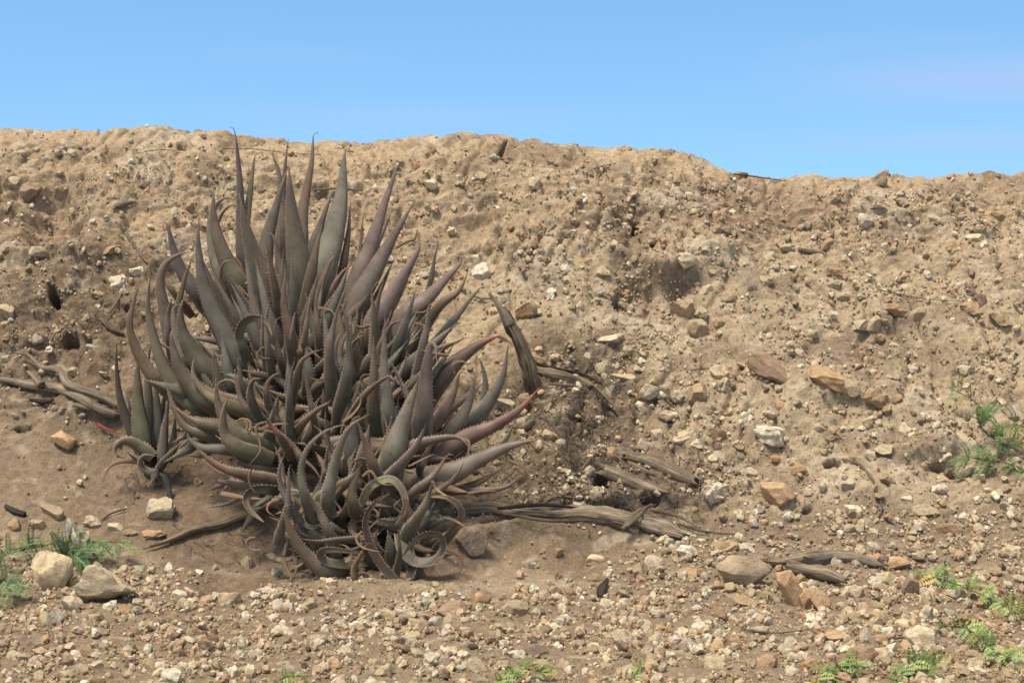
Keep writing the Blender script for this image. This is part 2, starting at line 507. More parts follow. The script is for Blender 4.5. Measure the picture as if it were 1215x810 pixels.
for fx_, fy_, rx, ry, hgt in feats:
    r = np.hypot((PX + 0.5 * wx - fx_) / rx, (PY + 0.5 * wy - fy_) / ry)
    D += hgt * (1 - sstep(0.25, 1.25, r))
# burrows and cracks with steep walls
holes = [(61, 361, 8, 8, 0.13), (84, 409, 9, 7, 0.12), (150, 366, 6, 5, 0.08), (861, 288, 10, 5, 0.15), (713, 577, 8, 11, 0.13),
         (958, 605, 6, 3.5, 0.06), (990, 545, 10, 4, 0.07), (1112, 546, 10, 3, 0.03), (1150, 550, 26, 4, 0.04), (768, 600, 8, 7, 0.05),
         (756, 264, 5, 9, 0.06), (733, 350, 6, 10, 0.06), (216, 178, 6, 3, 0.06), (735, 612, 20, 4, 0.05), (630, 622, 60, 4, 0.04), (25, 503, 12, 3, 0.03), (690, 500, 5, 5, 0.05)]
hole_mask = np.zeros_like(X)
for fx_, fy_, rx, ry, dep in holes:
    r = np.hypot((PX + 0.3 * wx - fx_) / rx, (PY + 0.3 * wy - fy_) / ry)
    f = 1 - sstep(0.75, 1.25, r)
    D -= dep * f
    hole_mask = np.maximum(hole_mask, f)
D *= near_fac
GP = P0 + np.stack([np.zeros_like(D), NY * D, NZ * D], -1)
# normals of the finished surface
ex = np.gradient(GP, axis=1); es = np.gradient(GP, axis=0)
GN = np.cross(ex, es); GN /= np.linalg.norm(GN, axis=-1, keepdims=True) + 1e-12

def lin(r, g, b):
    c = np.array([r, g, b]) / 255.0
    return np.where(c <= 0.04045, c / 12.92, ((c + 0.055) / 1.055) ** 2.4)
tan_ = np.array([0.400, 0.302, 0.190]); ochre = np.array([0.412, 0.296, 0.180]); brown = np.array([0.170, 0.116, 0.077])
dark_earth = np.array([0.085, 0.062, 0.047]); red = np.array([0.245, 0.155, 0.112]); greyt = np.array([0.240, 0.174, 0.112]); pale = np.array([0.50, 0.405, 0.285])
c = np.ones(X.shape + (3,)) * tan_
def lay(c, col, m): return c + (col - c) * np.clip(m, 0, 1)[..., None]
c = lay(c, ochre, upper * 0.8)
c = lay(c, pale, 0.7 * sstep(0.15, 0.6, fbm(X * 2.6, SR * 3.4, 70, 4)))
c = lay(c, greyt, gravel * 0.9)
c = lay(c, np.array([0.225, 0.158, 0.100]), hollow * 0.9)
c = lay(c, brown, facel * 0.85)
c = lay(c, brown * 0.85, rootz * 0.8)
c = lay(c, dark_earth, np.clip(blob(690, 520, 60, 60) + blob(700, 420, 50, 40), 0, 1) * 0.75 * sstep(-0.3, 0.4, fbm(X * 8, SR * 8, 77, 3)))  # dark humus patches in the root zone
c = lay(c, brown, darkr * 0.55)
c = lay(c, red, redz * 0.5)
c = lay(c, brown * 1.4, pitz * 0.35)  # dug pit and gully tinted browner
c = lay(c, pale, 0.5 * sstep(0.25, 0.7, fbm(X * 11, SR * 14, 82, 4)))
c = lay(c, brown, 0.5 * sstep(0.1, 0.6, fbm(X * 4.2, SR * 5.0, 80, 4)) * (1 - 0.4 * gravel))
c = lay(c, brown * 0.9, shade_a * 0.5)  # shade beneath the aloe clump, painted into the soil colour
c = lay(c, dark_earth, hole_mask * 0.7)  # burrows and cracks coloured darker inside
nr, nc = X.shape
ii = np.arange(nr * nc).reshape(nr, nc)
quads = np.stack([ii[:-1, :-1], ii[:-1, 1:], ii[1:, 1:], ii[1:, :-1]], -1).reshape(-1, 4)
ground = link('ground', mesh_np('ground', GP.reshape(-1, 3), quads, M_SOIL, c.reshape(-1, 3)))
tag(ground, 'eroded tan earth bank rising from a gravelly flat', kind='structure')

# look-up: which point of the surface is seen at a pixel
gpx, gpy, gdep = project(GP.reshape(-1, 3))
vis = (gdep > 1.5) & (gpx > -330) & (gpx < 1545) & (gpy > 100) & (gpy < 1000) & (S.ravel() < S_B)
fac = np.einsum('ij,ij->i', GN.reshape(-1, 3), GP.reshape(-1, 3) - CAM) < 0
cand = np.nonzero(vis & fac)[0]
CELL = 3.0
BW, BH = int(1900 / CELL), int(920 / CELL)
cx_ = ((gpx[cand] + 330) / CELL).astype(int).clip(0, BW - 1); cy_ = ((gpy[cand] - 100) / CELL).astype(int).clip(0, BH - 1)
order = np.argsort(-gdep[cand])
buf = np.full((BH, BW), -1, dtype=np.int64)
buf[cy_[order], cx_[order]] = cand[order]
GPf, GNf = GP.reshape(-1, 3), GN.reshape(-1, 3)
def hit(px, py):
    cx0, cy0 = int((px + 330) / CELL), int((py - 100) / CELL)
    for r in range(0, 24):
        best = None
        for j in range(max(0, cy0 - r), min(BH, cy0 + r + 1)):
            for i in range(max(0, cx0 - r), min(BW, cx0 + r + 1)):
                v = buf[j, i]
                if v >= 0:
                    d = (gpx[v] - px) ** 2 + (gpy[v] - py) ** 2
                    if best is None or d < best[0]: best = (d, v)
        if best: return GPf[best[1]].copy(), GNf[best[1]].copy(), gdep[best[1]]
    raise ValueError((px, py))

# ------------------------------------------------------------------ stones
def ico(sub):
    bm = bmesh.new()
    bmesh.ops.create_icosphere(bm, subdivisions=sub, radius=1.0)
    v = np.array([x.co[:] for x in bm.verts]); f = np.array([[q.index for q in x.verts] for x in bm.faces])
    bm.free()
    return v, f
ICO = {s_: ico(s_) for s_ in (1, 2, 4, 5)}

def noise3(p, s):
    return (perlin(p[:, 0] + 7.1, p[:, 1] + p[:, 2] * 0.73 + 3, s) + perlin(p[:, 1] + 1.3, p[:, 2] - p[:, 0] * 0.61 + 8, s + 1) + perlin(p[:, 2] + 4.7, p[:, 0] + p[:, 1] * 0.57 + 5, s + 2)) / 3

def rock_shape(sub, seed, cuts=9, lump_=0.22, knob=0.0):
    v, f = ICO[sub]
    v = v.copy()
    g = np.random.default_rng(seed)
    v *= (1 + lump_ * noise3(v * 1.1 + seed, seed % 50))[:, None]
    for _ in range(cuts):
        n = g.normal(size=3); n /= np.linalg.norm(n)
        d = g.uniform(0.42, 0.72) if _ < 5 else g.uniform(0.6, 0.88)
        over = v @ n - d
        v -= np.clip(over, 0, None)[:, None] * n * 0.985
    if knob:
        v *= (1 + knob * noise3(v * 2.3 + seed * 1.7, (seed + 9) % 50))[:, None]
    v *= (1 + 0.07 * noise3(v * 3.2 + seed, (seed + 21) % 50) + 0.045 * noise3(v * 7.5 + seed, (seed + 31) % 50))[:, None]
    lo, hi = v.min(0), v.max(0)
    return (v - (lo + hi) / 2) / ((hi - lo) / 2), f
ROCKS = []
for k_ in range(16):
    v, f = rock_shape(4 if False else 2, 100 + k_) if False else rock_shape(4, 100 + k_, cuts=10 + k_ % 6, lump_=0.5, knob=0.5 if k_ in (3, 8, 12, 14) else 0.12)
    ROCKS.append(mesh_np('stone_shape', v, f, M_STONE))
    ROCKS[-1].set_sharp_from_angle(angle=R(24))

TONE = {'W': (0.69, 0.59, 0.43), 'P': (0.57, 0.455, 0.295), 'T': (0.43, 0.315, 0.19), 'O': (0.46, 0.295, 0.165), 'G': (0.53, 0.45, 0.33), 'B': (0.235, 0.16, 0.115), 'R': (0.31, 0.20, 0.135), 'S': (0.33, 0.235, 0.135)}
WORD = {'W': 'chalky white', 'P': 'pale cream', 'T': 'dull tan', 'O': 'orange-tan', 'G': 'light grey', 'B': 'dark brown', 'R': 'reddish'}

def place_stone(px, py, w, h, t, me=None, name='stone', label=None, group=None, roll=None, sink=0.14, dep=None, rnd=random):
    p, n, d = hit(px, py + 0.25 * h)
    m = d / F
    o = bpy.data.objects.new(name, me or rnd.choice(ROCKS))
    COL.objects.link(o)
    dd = dep if dep else rnd.uniform(0.6, 0.95) * (w + h) / 2
    sx = (rnd.choice((-1, 1)), rnd.choice((-1, 1)))
    o.scale = (w * m / 2 * 1.05, dd * m / 2, h * m / 2 * 1.1)
    o.rotation_euler = (rnd.uniform(-0.25, 0.25) + (math.pi if sx[0] < 0 and me is None else 0), rnd.uniform(-0.22, 0.22) if roll is None else roll, rnd.uniform(-0.3, 0.3) + (math.pi if sx[1] < 0 and me is None else 0))
    o.location = p + n * (h * m * sink)
    b = rnd.uniform(0.82, 1.14); wv = rnd.uniform(-0.03, 0.03)
    tc = TONE[t]
    o.color = (tc[0] * b * (1 + wv), tc[1] * b, tc[2] * b * (1 - 2 * wv), 1)
    tag(o, label, 'stone', group)
    return o

# stones that stand out, each with a shape of its own
special = [
 (122, 701, 68, 42, 'P', 0.05, 2, 0.2, 'large tan boulder with flat top beside the seedling and white pillar stone'),
 (62, 680, 52, 46, 'P', 0.0, 3, 0, 'rounded cream stone with a dark hollow, behind the large tan boulder'),
 (93, 640, 26, 58, 'W', -0.12, 4, 0.75, 'upright knobbly white stone standing behind the seedling leaves'),
 (62, 731, 22, 24, 'W', 0, 4, 0, 'small chalky white stone in front of the large tan boulder'),
 (86, 716, 26, 22, 'P', 0.2, 4, 0, 'pale wedge stone tucked under the end of the large tan boulder'),
 (190, 600, 34, 30, 'P', 0.5, -2, 0.15, 'smooth beige stone under the drooping tip of the small aloe'),
 (75, 520, 28, 20, 'O', 0, 3, 0, 'round orange-tan stone on bare dirt below the forked branch'),
 (878, 683, 68, 40, 'T', 0.08, 6, 0, 'largest olive-tan slab stone at the end of the grey driftwood'),
 (934, 702, 30, 44, 'O', -0.12, 7, 0, 'upright blocky orange stone leaning against the grey driftwood'),
 (955, 711, 20, 24, 'O', 0.1, 6, 0, 'blocky orange stone between the upright one and the driftwood fork'),
 (972, 717, 24, 24, 'O', 0.3, 6, 0, 'cracked orange stone on the gravel under the driftwood fork'),
 (914, 435, 62, 26, 'R', 0.52, 8, 0, 'long tilted reddish slab stone lying down the right-hand slope'),
 (981, 444, 46, 20, 'O', 0.42, 7, 0.2, 'second tilted slab stone, just below the long reddish slab'),
 (1036, 467, 30, 22, 'O', 0.2, 5, 0.3, 'lumpy orange stone at the lower end of the tilted slabs'),
 (843, 583, 28, 30, 'W', -0.25, 5, 0.6, 'knobbly white stone at the end of the split grey logs'),
 (921, 586, 42, 28, 'O', 0.1, 7, 0, 'broad angular orange stone on bare soil below the round orange disc stone'),
 (851, 517, 25, 18, 'O', 0, 1, 0, 'round flat orange disc stone on the slope above the split logs'),
 (913, 513, 40, 24, 'W', 0.4, 5, 0.4, 'long knobbly white stone sloping down from a smaller white one'),
 (884, 496, 20, 19, 'W', 0.2, 4, 0.3, 'small white stone at the upper end of the long knobbly white stone'),
 (560, 638, 38, 34, 'B', 0, 6, 0, 'brown boulder half sunk in dirt beside the coiled aloe leaves'),
 (538, 722, 36, 23, 'R', 0.1, 3, 0, 'smooth reddish brown stone among the gravel below the coiled leaves'),
 (539, 741, 24, 23, 'T', 0, 4, 0, 'tan stone touching the front of the smooth reddish brown stone'),
 (516, 738, 20, 18, 'W', 0, 4, 0.2, 'white stone beside the smooth reddish brown stone'),
 (568, 712, 26, 22, 'O', 0.2, 5, 0, 'orange stone just above the smooth reddish brown stone'),
 (809, 364, 30, 22, 'T', 0, 6, 0, 'wedge-shaped tan stone on the lip of the dug-out hollow'),
 (828, 387, 24, 22, 'T', 0, 4, 0, 'rounded tan stone below the lip of the dug-out hollow'),
 (625, 369, 26, 25, 'O', 0, 5, 0, 'orange-tan stone just right of the leaning stump top'),
 (572, 320, 22, 22, 'W', 0.3, 4, 0, 'greenish white stone on the slope above the aloe leaf tips'),
 (141, 330, 22, 19, 'W', 0, 3, 0.4, 'bright white stone on the brown face above a small burrow'),
 (163, 321, 20, 12, 'W', 0, 3, 0.4, 'flat white stone beside the bright one above a small burrow'),
 (39, 221, 24, 22, 'R', 0, 2, 0, 'pinkish rounded stone high on the bank over the eroded gully'),
 (1041, 212, 22, 16, 'T', -0.3, 6, 0.3, 'jagged tan rock sticking up from the crest of the bank'),
 (1078, 696, 19, 24, 'R', 0.1, 4, 0, 'oval rust-coloured stone standing beside a green seedling'),
 (1022, 778, 38, 27, 'R', 0, 4, 0, 'broad brown-red stone among gravel in front of the driftwood'),
 (1093, 756, 40, 26, 'P', 0.15, 5, 0, 'broad pale stone between two low green seedlings'),
 (743, 755, 29, 24, 'P', 0, 5, 0, 'rounded cream stone amid gravel below the charred stub'),
 (610, 720, 31, 21, 'T', 0.3, 6, 0, 'tilted angular tan stone on gravel below the long log'),
 (240, 763, 25, 26, 'O', -0.3, 6, 0.3, 'orange horned stone surrounded by dark pods'),
]
for k_, (px, py, w, h, t, roll, cuts, knob, lab) in enumerate(special):
    v, f = rock_shape(4, 300 + k_ * 7, cuts=cuts + 5, lump_=0.4, knob=knob + 0.1)
    me = mesh_np('stone_own', v, f, M_STONE)
    me.set_sharp_from_angle(angle=R(24))
    place_stone(px, py, w, h, t, me, label=lab, roll=roll, sink=0.5 if k_ == 0 else 0.38 if k_ in (0, 1, 2, 7, 8, 9, 10) else 0.26)

plain = """135 622 22 12 W;183 632 34 12 O;203 800 28 22 W;177 788 20 18 T;212 703 18 14 W;275 708 30 20 T;312 700 20 10 W;305 715 16 14 P;338 746 25 17 W;366 715 19 17 T
292 666 16 20 T;327 677 12 12 W;364 680 18 18 B;457 727 20 17 P;480 724 24 13 W;488 755 26 17 P;412 771 21 17 P;514 780 25 19 W;457 795 24 17 P;568 788 27 24 P;549 776 18 12 W
705 661 21 14 P;662 653 13 10 O;761 676 22 25 T;775 662 24 15 W;815 652 26 17 W;861 647 29 14 O;815 679 29 19 O;722 730 22 11 P;638 770 29 19 B;613 774 24 11 W;722 790 20 11 P
808 748 18 15 W;785 743 17 15 O;816 762 24 12 G;848 784 29 19 P;852 721 15 14 O;781 759 19 15 P;834 746 17 12 O;659 755 12 11 W;887 711 34 17 T;957 727 26 12 O
1114 578 20 11 W;1074 592 13 9 W;1096 600 33 17 P;1127 625 35 15 O;1197 651 29 15 P;1145 615 17 10 W;1067 666 27 18 O;1051 685 26 19 P;1015 701 19 17 P;1046 710 22 17 P
1178 677 27 15 T;1158 682 17 13 W;1100 729 21 25 G;1153 734 19 13 O;991 755 28 19 O;1044 758 21 15 O;1199 771 21 23 O;1207 788 24 21 W;913 781 26 25 O;960 786 26 19 O
940 794 18 14 W;1085 794 30 15 W;1028 752 17 23 G;859 648 27 14 T;885 646 19 12 W;1012 604 21 15 W;968 697 12 12 P
1012 457 19 17 T;1063 472 15 11 T;853 438 23 17 P;858 450 15 17 P;829 460 21 26 T;803 467 15 15 P;810 516 21 15 P;827 523 15 12 W;853 540 17 19 P;945 556 19 19 O;969 503 15 10 P
1008 571 17 11 G;1049 534 23 15 P;1029 539 13 15 G;1051 566 19 12 T;1071 510 17 12 P;1148 436 17 13 W;1206 486 22 19 G;1036 438 11 8 W;1116 566 15 10 P;1018 383 25 10 P
1027 260 19 17 G;1041 243 21 7 P;1186 254 17 15 T;1112 257 23 11 G;1096 304 23 12 G;910 302 15 15 P;938 292 21 10 P;990 320 23 12 O;987 336 17 10 P;1064 365 29 15 O
1090 368 23 21 T;1036 378 19 18 P;1022 383 18 12 P;1149 363 27 15 O;1149 344 13 10 B;1164 352 13 17 B;1184 352 15 9 W;1186 373 29 19 T;1157 280 21 14 P;910 328 17 14 P
634 217 15 14 P;667 318 15 13 W;653 347 15 16 W;672 331 13 10 W;831 368 17 12 P;839 341 17 11 P;815 304 27 18 P;714 321 19 12 P;777 280 21 14 T;650 281 17 10 P;741 175 15 9 T;878 207 17 12 T;683 262 11 8 P
595 477 26 14 P;621 501 23 15 P;650 515 15 15 P;609 540 21 19 P;739 446 31 13 P;770 460 25 17 P;788 458 13 11 P;802 466 19 15 P;790 491 23 13 P;782 513 15 17 P;808 517 21 15 P
760 525 13 15 P;780 422 19 11 P;717 434 21 16 P;721 401 35 11 P;727 534 11 19 O;705 582 14 20 P;637 426 19 12 O
20 213 17 13 G;43 195 15 15 T;74 180 13 11 G;85 180 11 9 G;6 289 15 15 P;46 297 23 13 G;6 365 19 17 P;131 295 27 9 O;207 248 9 11 W;43 398 13 12 G;83 159 11 7 T;114 348 15 10 T;274 221 15 12 G
510 214 15 13 P;543 215 13 10 P;572 208 15 11 P;561 302 13 11 W;503 325 13 7 W;537 246 7 11 W;60 603 30 16 T;15 618 18 16 O;42 620 20 12 T;110 617 22 16 P;155 630 18 10 T
112 730 20 14 T;150 722 20 14 O;165 745 16 12 P;40 760 18 14 T;15 775 20 14 P;100 770 18 14 O;1130 705 18 14 P;1165 715 16 12 O;1000 735 20 14 T;900 745 22 14 P;870 760 18 14 O;690 745 18 12 P;700 770 20 14 T"""
def zone_of(px, py):
    gl = np.interp(px, [0, 120, 200, 300, 430, 560, 700, 800, 900, 1215], [655, 660, 672, 690, 702, 698, 672, 640, 615, 590])
    if py > gl - 6: return 'gravel', ('on the gravel flat left of the driftwood' if px < 850 else 'on the gravel around the driftwood and low seedlings')
    if py < 300: return 'upper', ('high on the bank above the aloe' if px < 600 else 'high on the bank right of the crest stick')
    if px < 560: return 'left', 'on the bare brown soil around the small aloe'
    if px < 880: return 'middle', 'on the slope around the stump and dead logs'
    return 'right', 'on the open slope near the tilted slabs'
count = len(special)
spots = []
for line in plain.replace('\n', ';').split(';'):
    px, py, w, h, t = line.split()
    spots.append((float(px), float(py), float(w), float(h), t))
# the rest of the stones that can be told apart
occ = [(a[0], a[1], max(a[2], a[3])) for a in special] + [(a[0], a[1], max(a[2], a[3])) for a in spots]
rs = random.Random(4)
while len(spots) + count < 298:
    px = rs.uniform(5, 1210); py = rs.uniform(190, 805)
    zn, _ = zone_of(px, py)
    if 130 < px < 560 and 180 < py < 700: continue
    if zn == 'left' and rs.random() < 0.8: continue
    if zn == 'upper' and rs.random() < 0.45: continue
    if zn == 'gravel' and rs.random() < 0.15: continue
    w = rs.uniform(9, 16) if zn != 'gravel' else rs.uniform(11, 19)
    if any(math.hypot(px - a, py - b) < 0.55 * (w + q) for a, b, q in occ): continue
    occ.append((px, py, w))
    spots.append((px, py, w, w * rs.uniform(0.55, 0.9), rs.choice('WPPPTTOOGG')))
marks = [(122, 702, 'the large tan boulder'), (93, 640, 'the upright white stone'), (190, 599, 'the smooth beige stone below the small aloe'), (75, 520, 'the round orange stone'), (878, 683, 'the olive-tan slab'),
 (934, 702, 'the upright orange block'), (914, 435, 'the long reddish slab'), (981, 444, 'the second tilted slab'), (1036, 467, 'the lumpy orange stone'), (843, 583, 'the knobbly white stone by the logs'), (921, 586, 'the broad orange stone'),
 (851, 517, 'the orange disc stone'), (913, 513, 'the long knobbly white stone'), (560, 638, 'the half-sunk brown boulder'), (538, 722, 'the smooth reddish brown stone'), (809, 364, 'the dug-out hollow'), (610, 400, 'the leaning stump'),
 (572, 320, 'the greenish white stone'), (141, 330, 'the bright white stone'), (39, 221, 'the pinkish stone over the gully'), (1041, 212, 'the jagged crest rock'), (1078, 696, 'the rust-coloured oval stone'), (1022, 778, 'the broad brown-red stone'),
 (1093, 756, 'the broad pale stone by the seedlings'), (743, 755, 'the rounded cream stone on gravel'), (610, 720, 'the tilted tan stone'), (240, 763, 'the orange horned stone'), (715, 700, 'the charred stub'), (980, 672, 'the grey driftwood'),
 (775, 560, 'the split logs'), (660, 608, 'the long log'), (680, 455, 'the shredded root'), (60, 360, 'the round burrow'), (861, 288, 'the upper burrow'), (1150, 530, 'the seedling over the burrow'), (598, 176, 'the crest stick'),
 (1150, 715, 'the trailing seedling'), (900, 210, 'the crest rootlet'), (1090, 352, 'the long rootlet'), (60, 460, 'the forked branch'), (240, 630, 'the bare root'), (66, 258, 'the eroded gully'), (430, 690, 'the coiled aloe leaves'), (1028, 580, 'the curved rootlet')]
for px, py, w, h, t in spots:
    mk = min(marks, key=lambda q: math.hypot(px - q[0], py - q[1]))
    dx, dy = px - mk[0], py - mk[1]
    rel = 'beside' if abs(dx) > 1.3 * abs(dy) else ('upslope of' if dy < 0 else 'downslope of')
    if math.hypot(dx, dy) > 70 and rel == 'beside': rel = 'some way along from'
    sz = 'small' if w < 14 else ('medium' if w < 22 else 'larger')
    shp = 'flat' if h / w < 0.62 else ('blocky' if h / w > 0.86 else 'angular')
    place_stone(px, py, w, h, t, label=f'{sz} {shp} {WORD[t]} stone {rel} {mk[2]}', group='loose stones around ' + mk[2][4:], rnd=rs)

# uncountable smaller stones: weights over the surface
inx = vis & fac & (gpx > -110) & (gpx < 1325) & (gpy < 860)
area = np.linalg.norm(np.cross(ex, es), axis=-1).ravel()
G_, H_, U_, RZ, FL = [a.ravel() for a in (gravel, hollow, upper, rootz, facel)]
clus = sstep(-0.35, 0.55, fbm(X * 3.6, SR * 4.4, 90, 4)).ravel()
patch = sstep(-0.1, 0.5, fbm(X * 9, SR * 10, 95, 3)).ravel()
hm = (hole_mask.ravel() > 0.03) * 1.0
dens = (0.75 * (0.25 + clus) * (0.3 + patch) + 2.1 * G_ * (0.16 + 1.3 * patch)) * (1 - 0.9 * H_ * (1 - G_)) * (1 - 0.45 * U_) * (1 - 0.55 * FL) * (1 - 0.5 * RZ) * (1 - hm)
dens *= np.where(gpx > 700, 1.25, 1.0)
dens = dens * (1 - 0.8 * sstep(1.8, 2.0, SR).ravel()) * area * inx * (gdep > 3.0)

def gravel_mesh(name, n, sub, lo, hi, power, label, mix, seed, sink=0.12):
    g = np.random.default_rng(seed)
    pr = dens / dens.sum()
    idx = g.choice(len(pr), size=n, p=pr)
    base, f = [], None
    for q in range(24):
        v, f = ICO[sub]
        vv = v * (1 + g.normal(0, 0.16, (len(v), 1)))
        for _ in range(5):
            nn = g.normal(size=3); nn /= np.linalg.norm(nn)
            vv = vv - np.clip(vv @ nn - g.uniform(0.5, 0.85), 0, None)[:, None] * nn
        base.append(vv)
    base = np.array(base)
    var = g.integers(0, 24, n)
    size = lo + (hi - lo) * g.random(n) ** power
    size = size * np.where(G_[idx] > 0.5, 1.0, 0.85)
    scl = size[:, None] * g.uniform(0.55, 1.0, (n, 3)) * 0.5
    q = g.normal(size=(n, 4)); q /= np.linalg.norm(q, axis=1, keepdims=True)
    a, b, c_, d = q.T
    Rm = np.stack([1 - 2 * (c_ * c_ + d * d), 2 * (b * c_ - a * d), 2 * (b * d + a * c_), 2 * (b * c_ + a * d), 1 - 2 * (b * b + d * d), 2 * (c_ * d - a * b), 2 * (b * d - a * c_), 2 * (c_ * d + a * b), 1 - 2 * (b * b + c_ * c_)], -1).reshape(n, 3, 3)
    pos = GPf[idx] + g.normal(0, 0.002, (n, 3)) + GNf[idx] * (size * sink)[:, None]
    v = np.einsum('nij,nkj->nki', Rm, base[var] * scl[:, None, :]) + pos[:, None, :]
    nv = base.shape[1]
    faces = (f[None] + (np.arange(n) * nv)[:, None, None]).reshape(-1, 3)
    keys = list(mix)
    tones = np.array([TONE[t] for t in keys]); w = np.array([mix[t] for t in keys]); w = w / w.sum()
    col = tones[g.choice(len(keys), size=n, p=w)] * g.uniform(0.66, 1.08, (n, 1)) * g.uniform(0.95, 1.05, (n, 3))
    o = link(name, mesh_np(name, v.reshape(-1, 3), faces, M_PEB, np.repeat(col, nv, 0), smooth=False))
    tag(o, label, 'gravel', kind='stuff')
mixg = {'W': 1.3, 'P': 3.8, 'T': 3.8, 'O': 1.5, 'G': 1.2, 'B': 0.9, 'R': 0.3}
mixs = dict(mixg, S=5.0)
mixp = dict(mixg, W=2.2, P=5.0)
dens0 = dens
rubble = np.where(gpx > 640, 1.5, 1.0) * (1 - 0.8 * sstep(1.8, 2.0, SR).ravel()) * area * inx * (gdep > 3.0) * (1 - hm) * (1 - 0.92 * H_ * (1 - G_)) * (0.5 + clus) * (0.35 + patch)
dens = dens0 / dens0.sum() + 1.3 * rubble / rubble.sum()
gravel_mesh('pebbles', 8200, 2, 0.013, 0.044, 2.3, 'angular limestone pebbles strewn over the bank and gravel flat', mixp, 21, 0.16)
gravel_mesh('small_pebbles', 22000, 1, 0.008, 0.019, 1.8, 'small angular pebbles and crumbs embedded in the soil', mixs, 23, 0.16)
dens = dens0
gravel_mesh('fine_gravel', 30000, 1, 0.003, 0.0085, 1.6, 'fine mixed gravel and grit covering the soil', mixg, 22)

# ------------------------------------------------------------------ tubes: logs, branches, twigs, fibres
def catmull(pts, n):
    pts = np.asarray(pts, float)
    if len(pts) == 2: pts = np.stack([pts[0], (pts[0] + pts[1]) / 2, pts[1]])
    ext = np.vstack([2 * pts[0] - pts[1], pts, 2 * pts[-1] - pts[-2]])
    L = np.concatenate([[0], np.cumsum(np.linalg.norm(np.diff(pts, axis=0), axis=1))]); L /= L[-1]
    out = []
    for t in np.linspace(0, 1, n):
        i = min(np.searchsorted(L, t, side='right') - 1, len(pts) - 2)
        u = (t - L[i]) / max(L[i + 1] - L[i], 1e-9)
        p0, p1, p2, p3 = ext[i:i + 4]
        out.append(0.5 * ((2 * p1) + (-p0 + p2) * u + (2 * p0 - 5 * p1 + 4 * p2 - p3) * u * u + (-p0 + 3 * p1 - 3 * p2 + p3) * u ** 3))
    return np.array(out)

def tube(path, rad, nr_=10, nl=24, groove=0.0, seed=0, flat=1.0, ragged=0.0, cap=True):
    """returns verts, faces (list), along"""
    pts = catmull(path, nl)
    rad = np.interp(np.linspace(0, 1, nl), np.linspace(0, 1, len(rad)), rad)
    T = np.gradient(pts, axis=0); T /= np.linalg.norm(T, axis=1, keepdims=True)
    ref = np.array([0.12, 0.96, 0.22])
    A = np.cross(T, ref); A /= np.linalg.norm(A, axis=1, keepdims=True) + 1e-9
    B = np.cross(A, T)
    ang = np.linspace(0, 2 * np.pi, nr_, endpoint=False)
    L = np.concatenate([[0], np.cumsum(np.linalg.norm(np.diff(pts, axis=0), axis=1))])
    aa, ll = np.meshgrid(ang, L)
    rr = np.repeat(rad[:, None], nr_, 1)
    if groove:
        u, w = np.cos(aa), np.sin(aa)
        rr = rr * (1 + groove * (0.5 * perlin(u * 2.6 + seed, w * 2.6 + ll * 3.5, seed % 40) + 1.0 * perlin(u * 6 + seed, w * 6 + ll * 7, (seed + 3) % 40) + 0.6 * perlin(u * 11 + seed, w * 11 + ll * 25, (seed + 5) % 40)) + 0.7 * groove * perlin(ll * 14 + seed, u * 0.8 + w, (seed + 7) % 40))
    v = pts[:, None, :] + rr[..., None] * (np.cos(aa)[..., None] * A[:, None, :] + flat * np.sin(aa)[..., None] * B[:, None, :])
    if ragged:
        g = np.random.default_rng(seed)
        j0 = g.uniform(-1, 1, nr_) * ragged; j1 = g.uniform(-1, 1, nr_) * ragged
        v[0] -= T[0] * j0[:, None]; v[-1] += T[-1] * j1[:, None]
    ids = np.arange(nl * nr_).reshape(nl, nr_)
    nx = np.roll(ids, -1, axis=1)
    q = np.stack([ids[:-1], nx[:-1], nx[1:], ids[1:]], -1).reshape(-1, 4)
    al = np.stack([ll, np.repeat((ang / (2 * np.pi))[None], nl, 0) * 0.5, np.full_like(ll, seed * 0.37)], -1).reshape(-1, 3)
    v = v.reshape(-1, 3)
    faces = [q]
    if cap:
        v = np.vstack([v, pts[0] + T[0] * rad[0] * 0.1, pts[-1] - T[-1] * rad[-1] * 0.1])
        al = np.vstack([al, al[0], al[-1]])
        c0, c1 = nl * nr_, nl * nr_ + 1
        faces.append(np.concatenate([np.stack([np.full(nr_, c0), nx[0], ids[0]], -1), np.stack([np.full(nr_, c1), ids[-1], nx[-1]], -1)]))
    return v, faces, al

def merge(parts):
    V, FF, A, off = [], {}, [], 0
    for v, fs, a in parts:
        V.append(v); A.append(a)
        for f in fs: FF.setdefault(f.shape[1], []).append(f + off)
        off += len(v)
    return np.vstack(V), [np.concatenate(x) for x in FF.values()], np.vstack(A)

def on_ground(pix, lift):
    """pixel path -> points lying on the surface, lifted by lift metres along the normal"""
    out = []
    lift = np.interp(np.linspace(0, 1, len(pix)), np.linspace(0, 1, len(lift)), lift) if hasattr(lift, '__len__') else [lift] * len(pix)
    for (px, py), l in zip(pix, lift):
        p, n, d = hit(px, py)
        out.append(p + n * l)
    return np.array(out)

def wood_thing(name, pix, rad_px, lift, mat, label, cat, nr_=18, nl=48, groove=0.22, seed=1, flat=1.0, ragged=0.03, group=None, pts=None):
    P = on_ground(pix, lift) if pts is None else np.array(pts)
    m = (np.linalg.norm(P[0] - CAM)) / F
    base = P[len(P) // 2]
    root = empty(name, base)
    v, f, a = tube(P - base, [r * m for r in rad_px], nr_, nl, groove, seed, flat, ragged)
    link('trunk' if cat != 'branch' else 'limb', mesh_np(name, v, f, mat, uv=a), root)
    tag(root, label, cat, group)
    return root, base, m

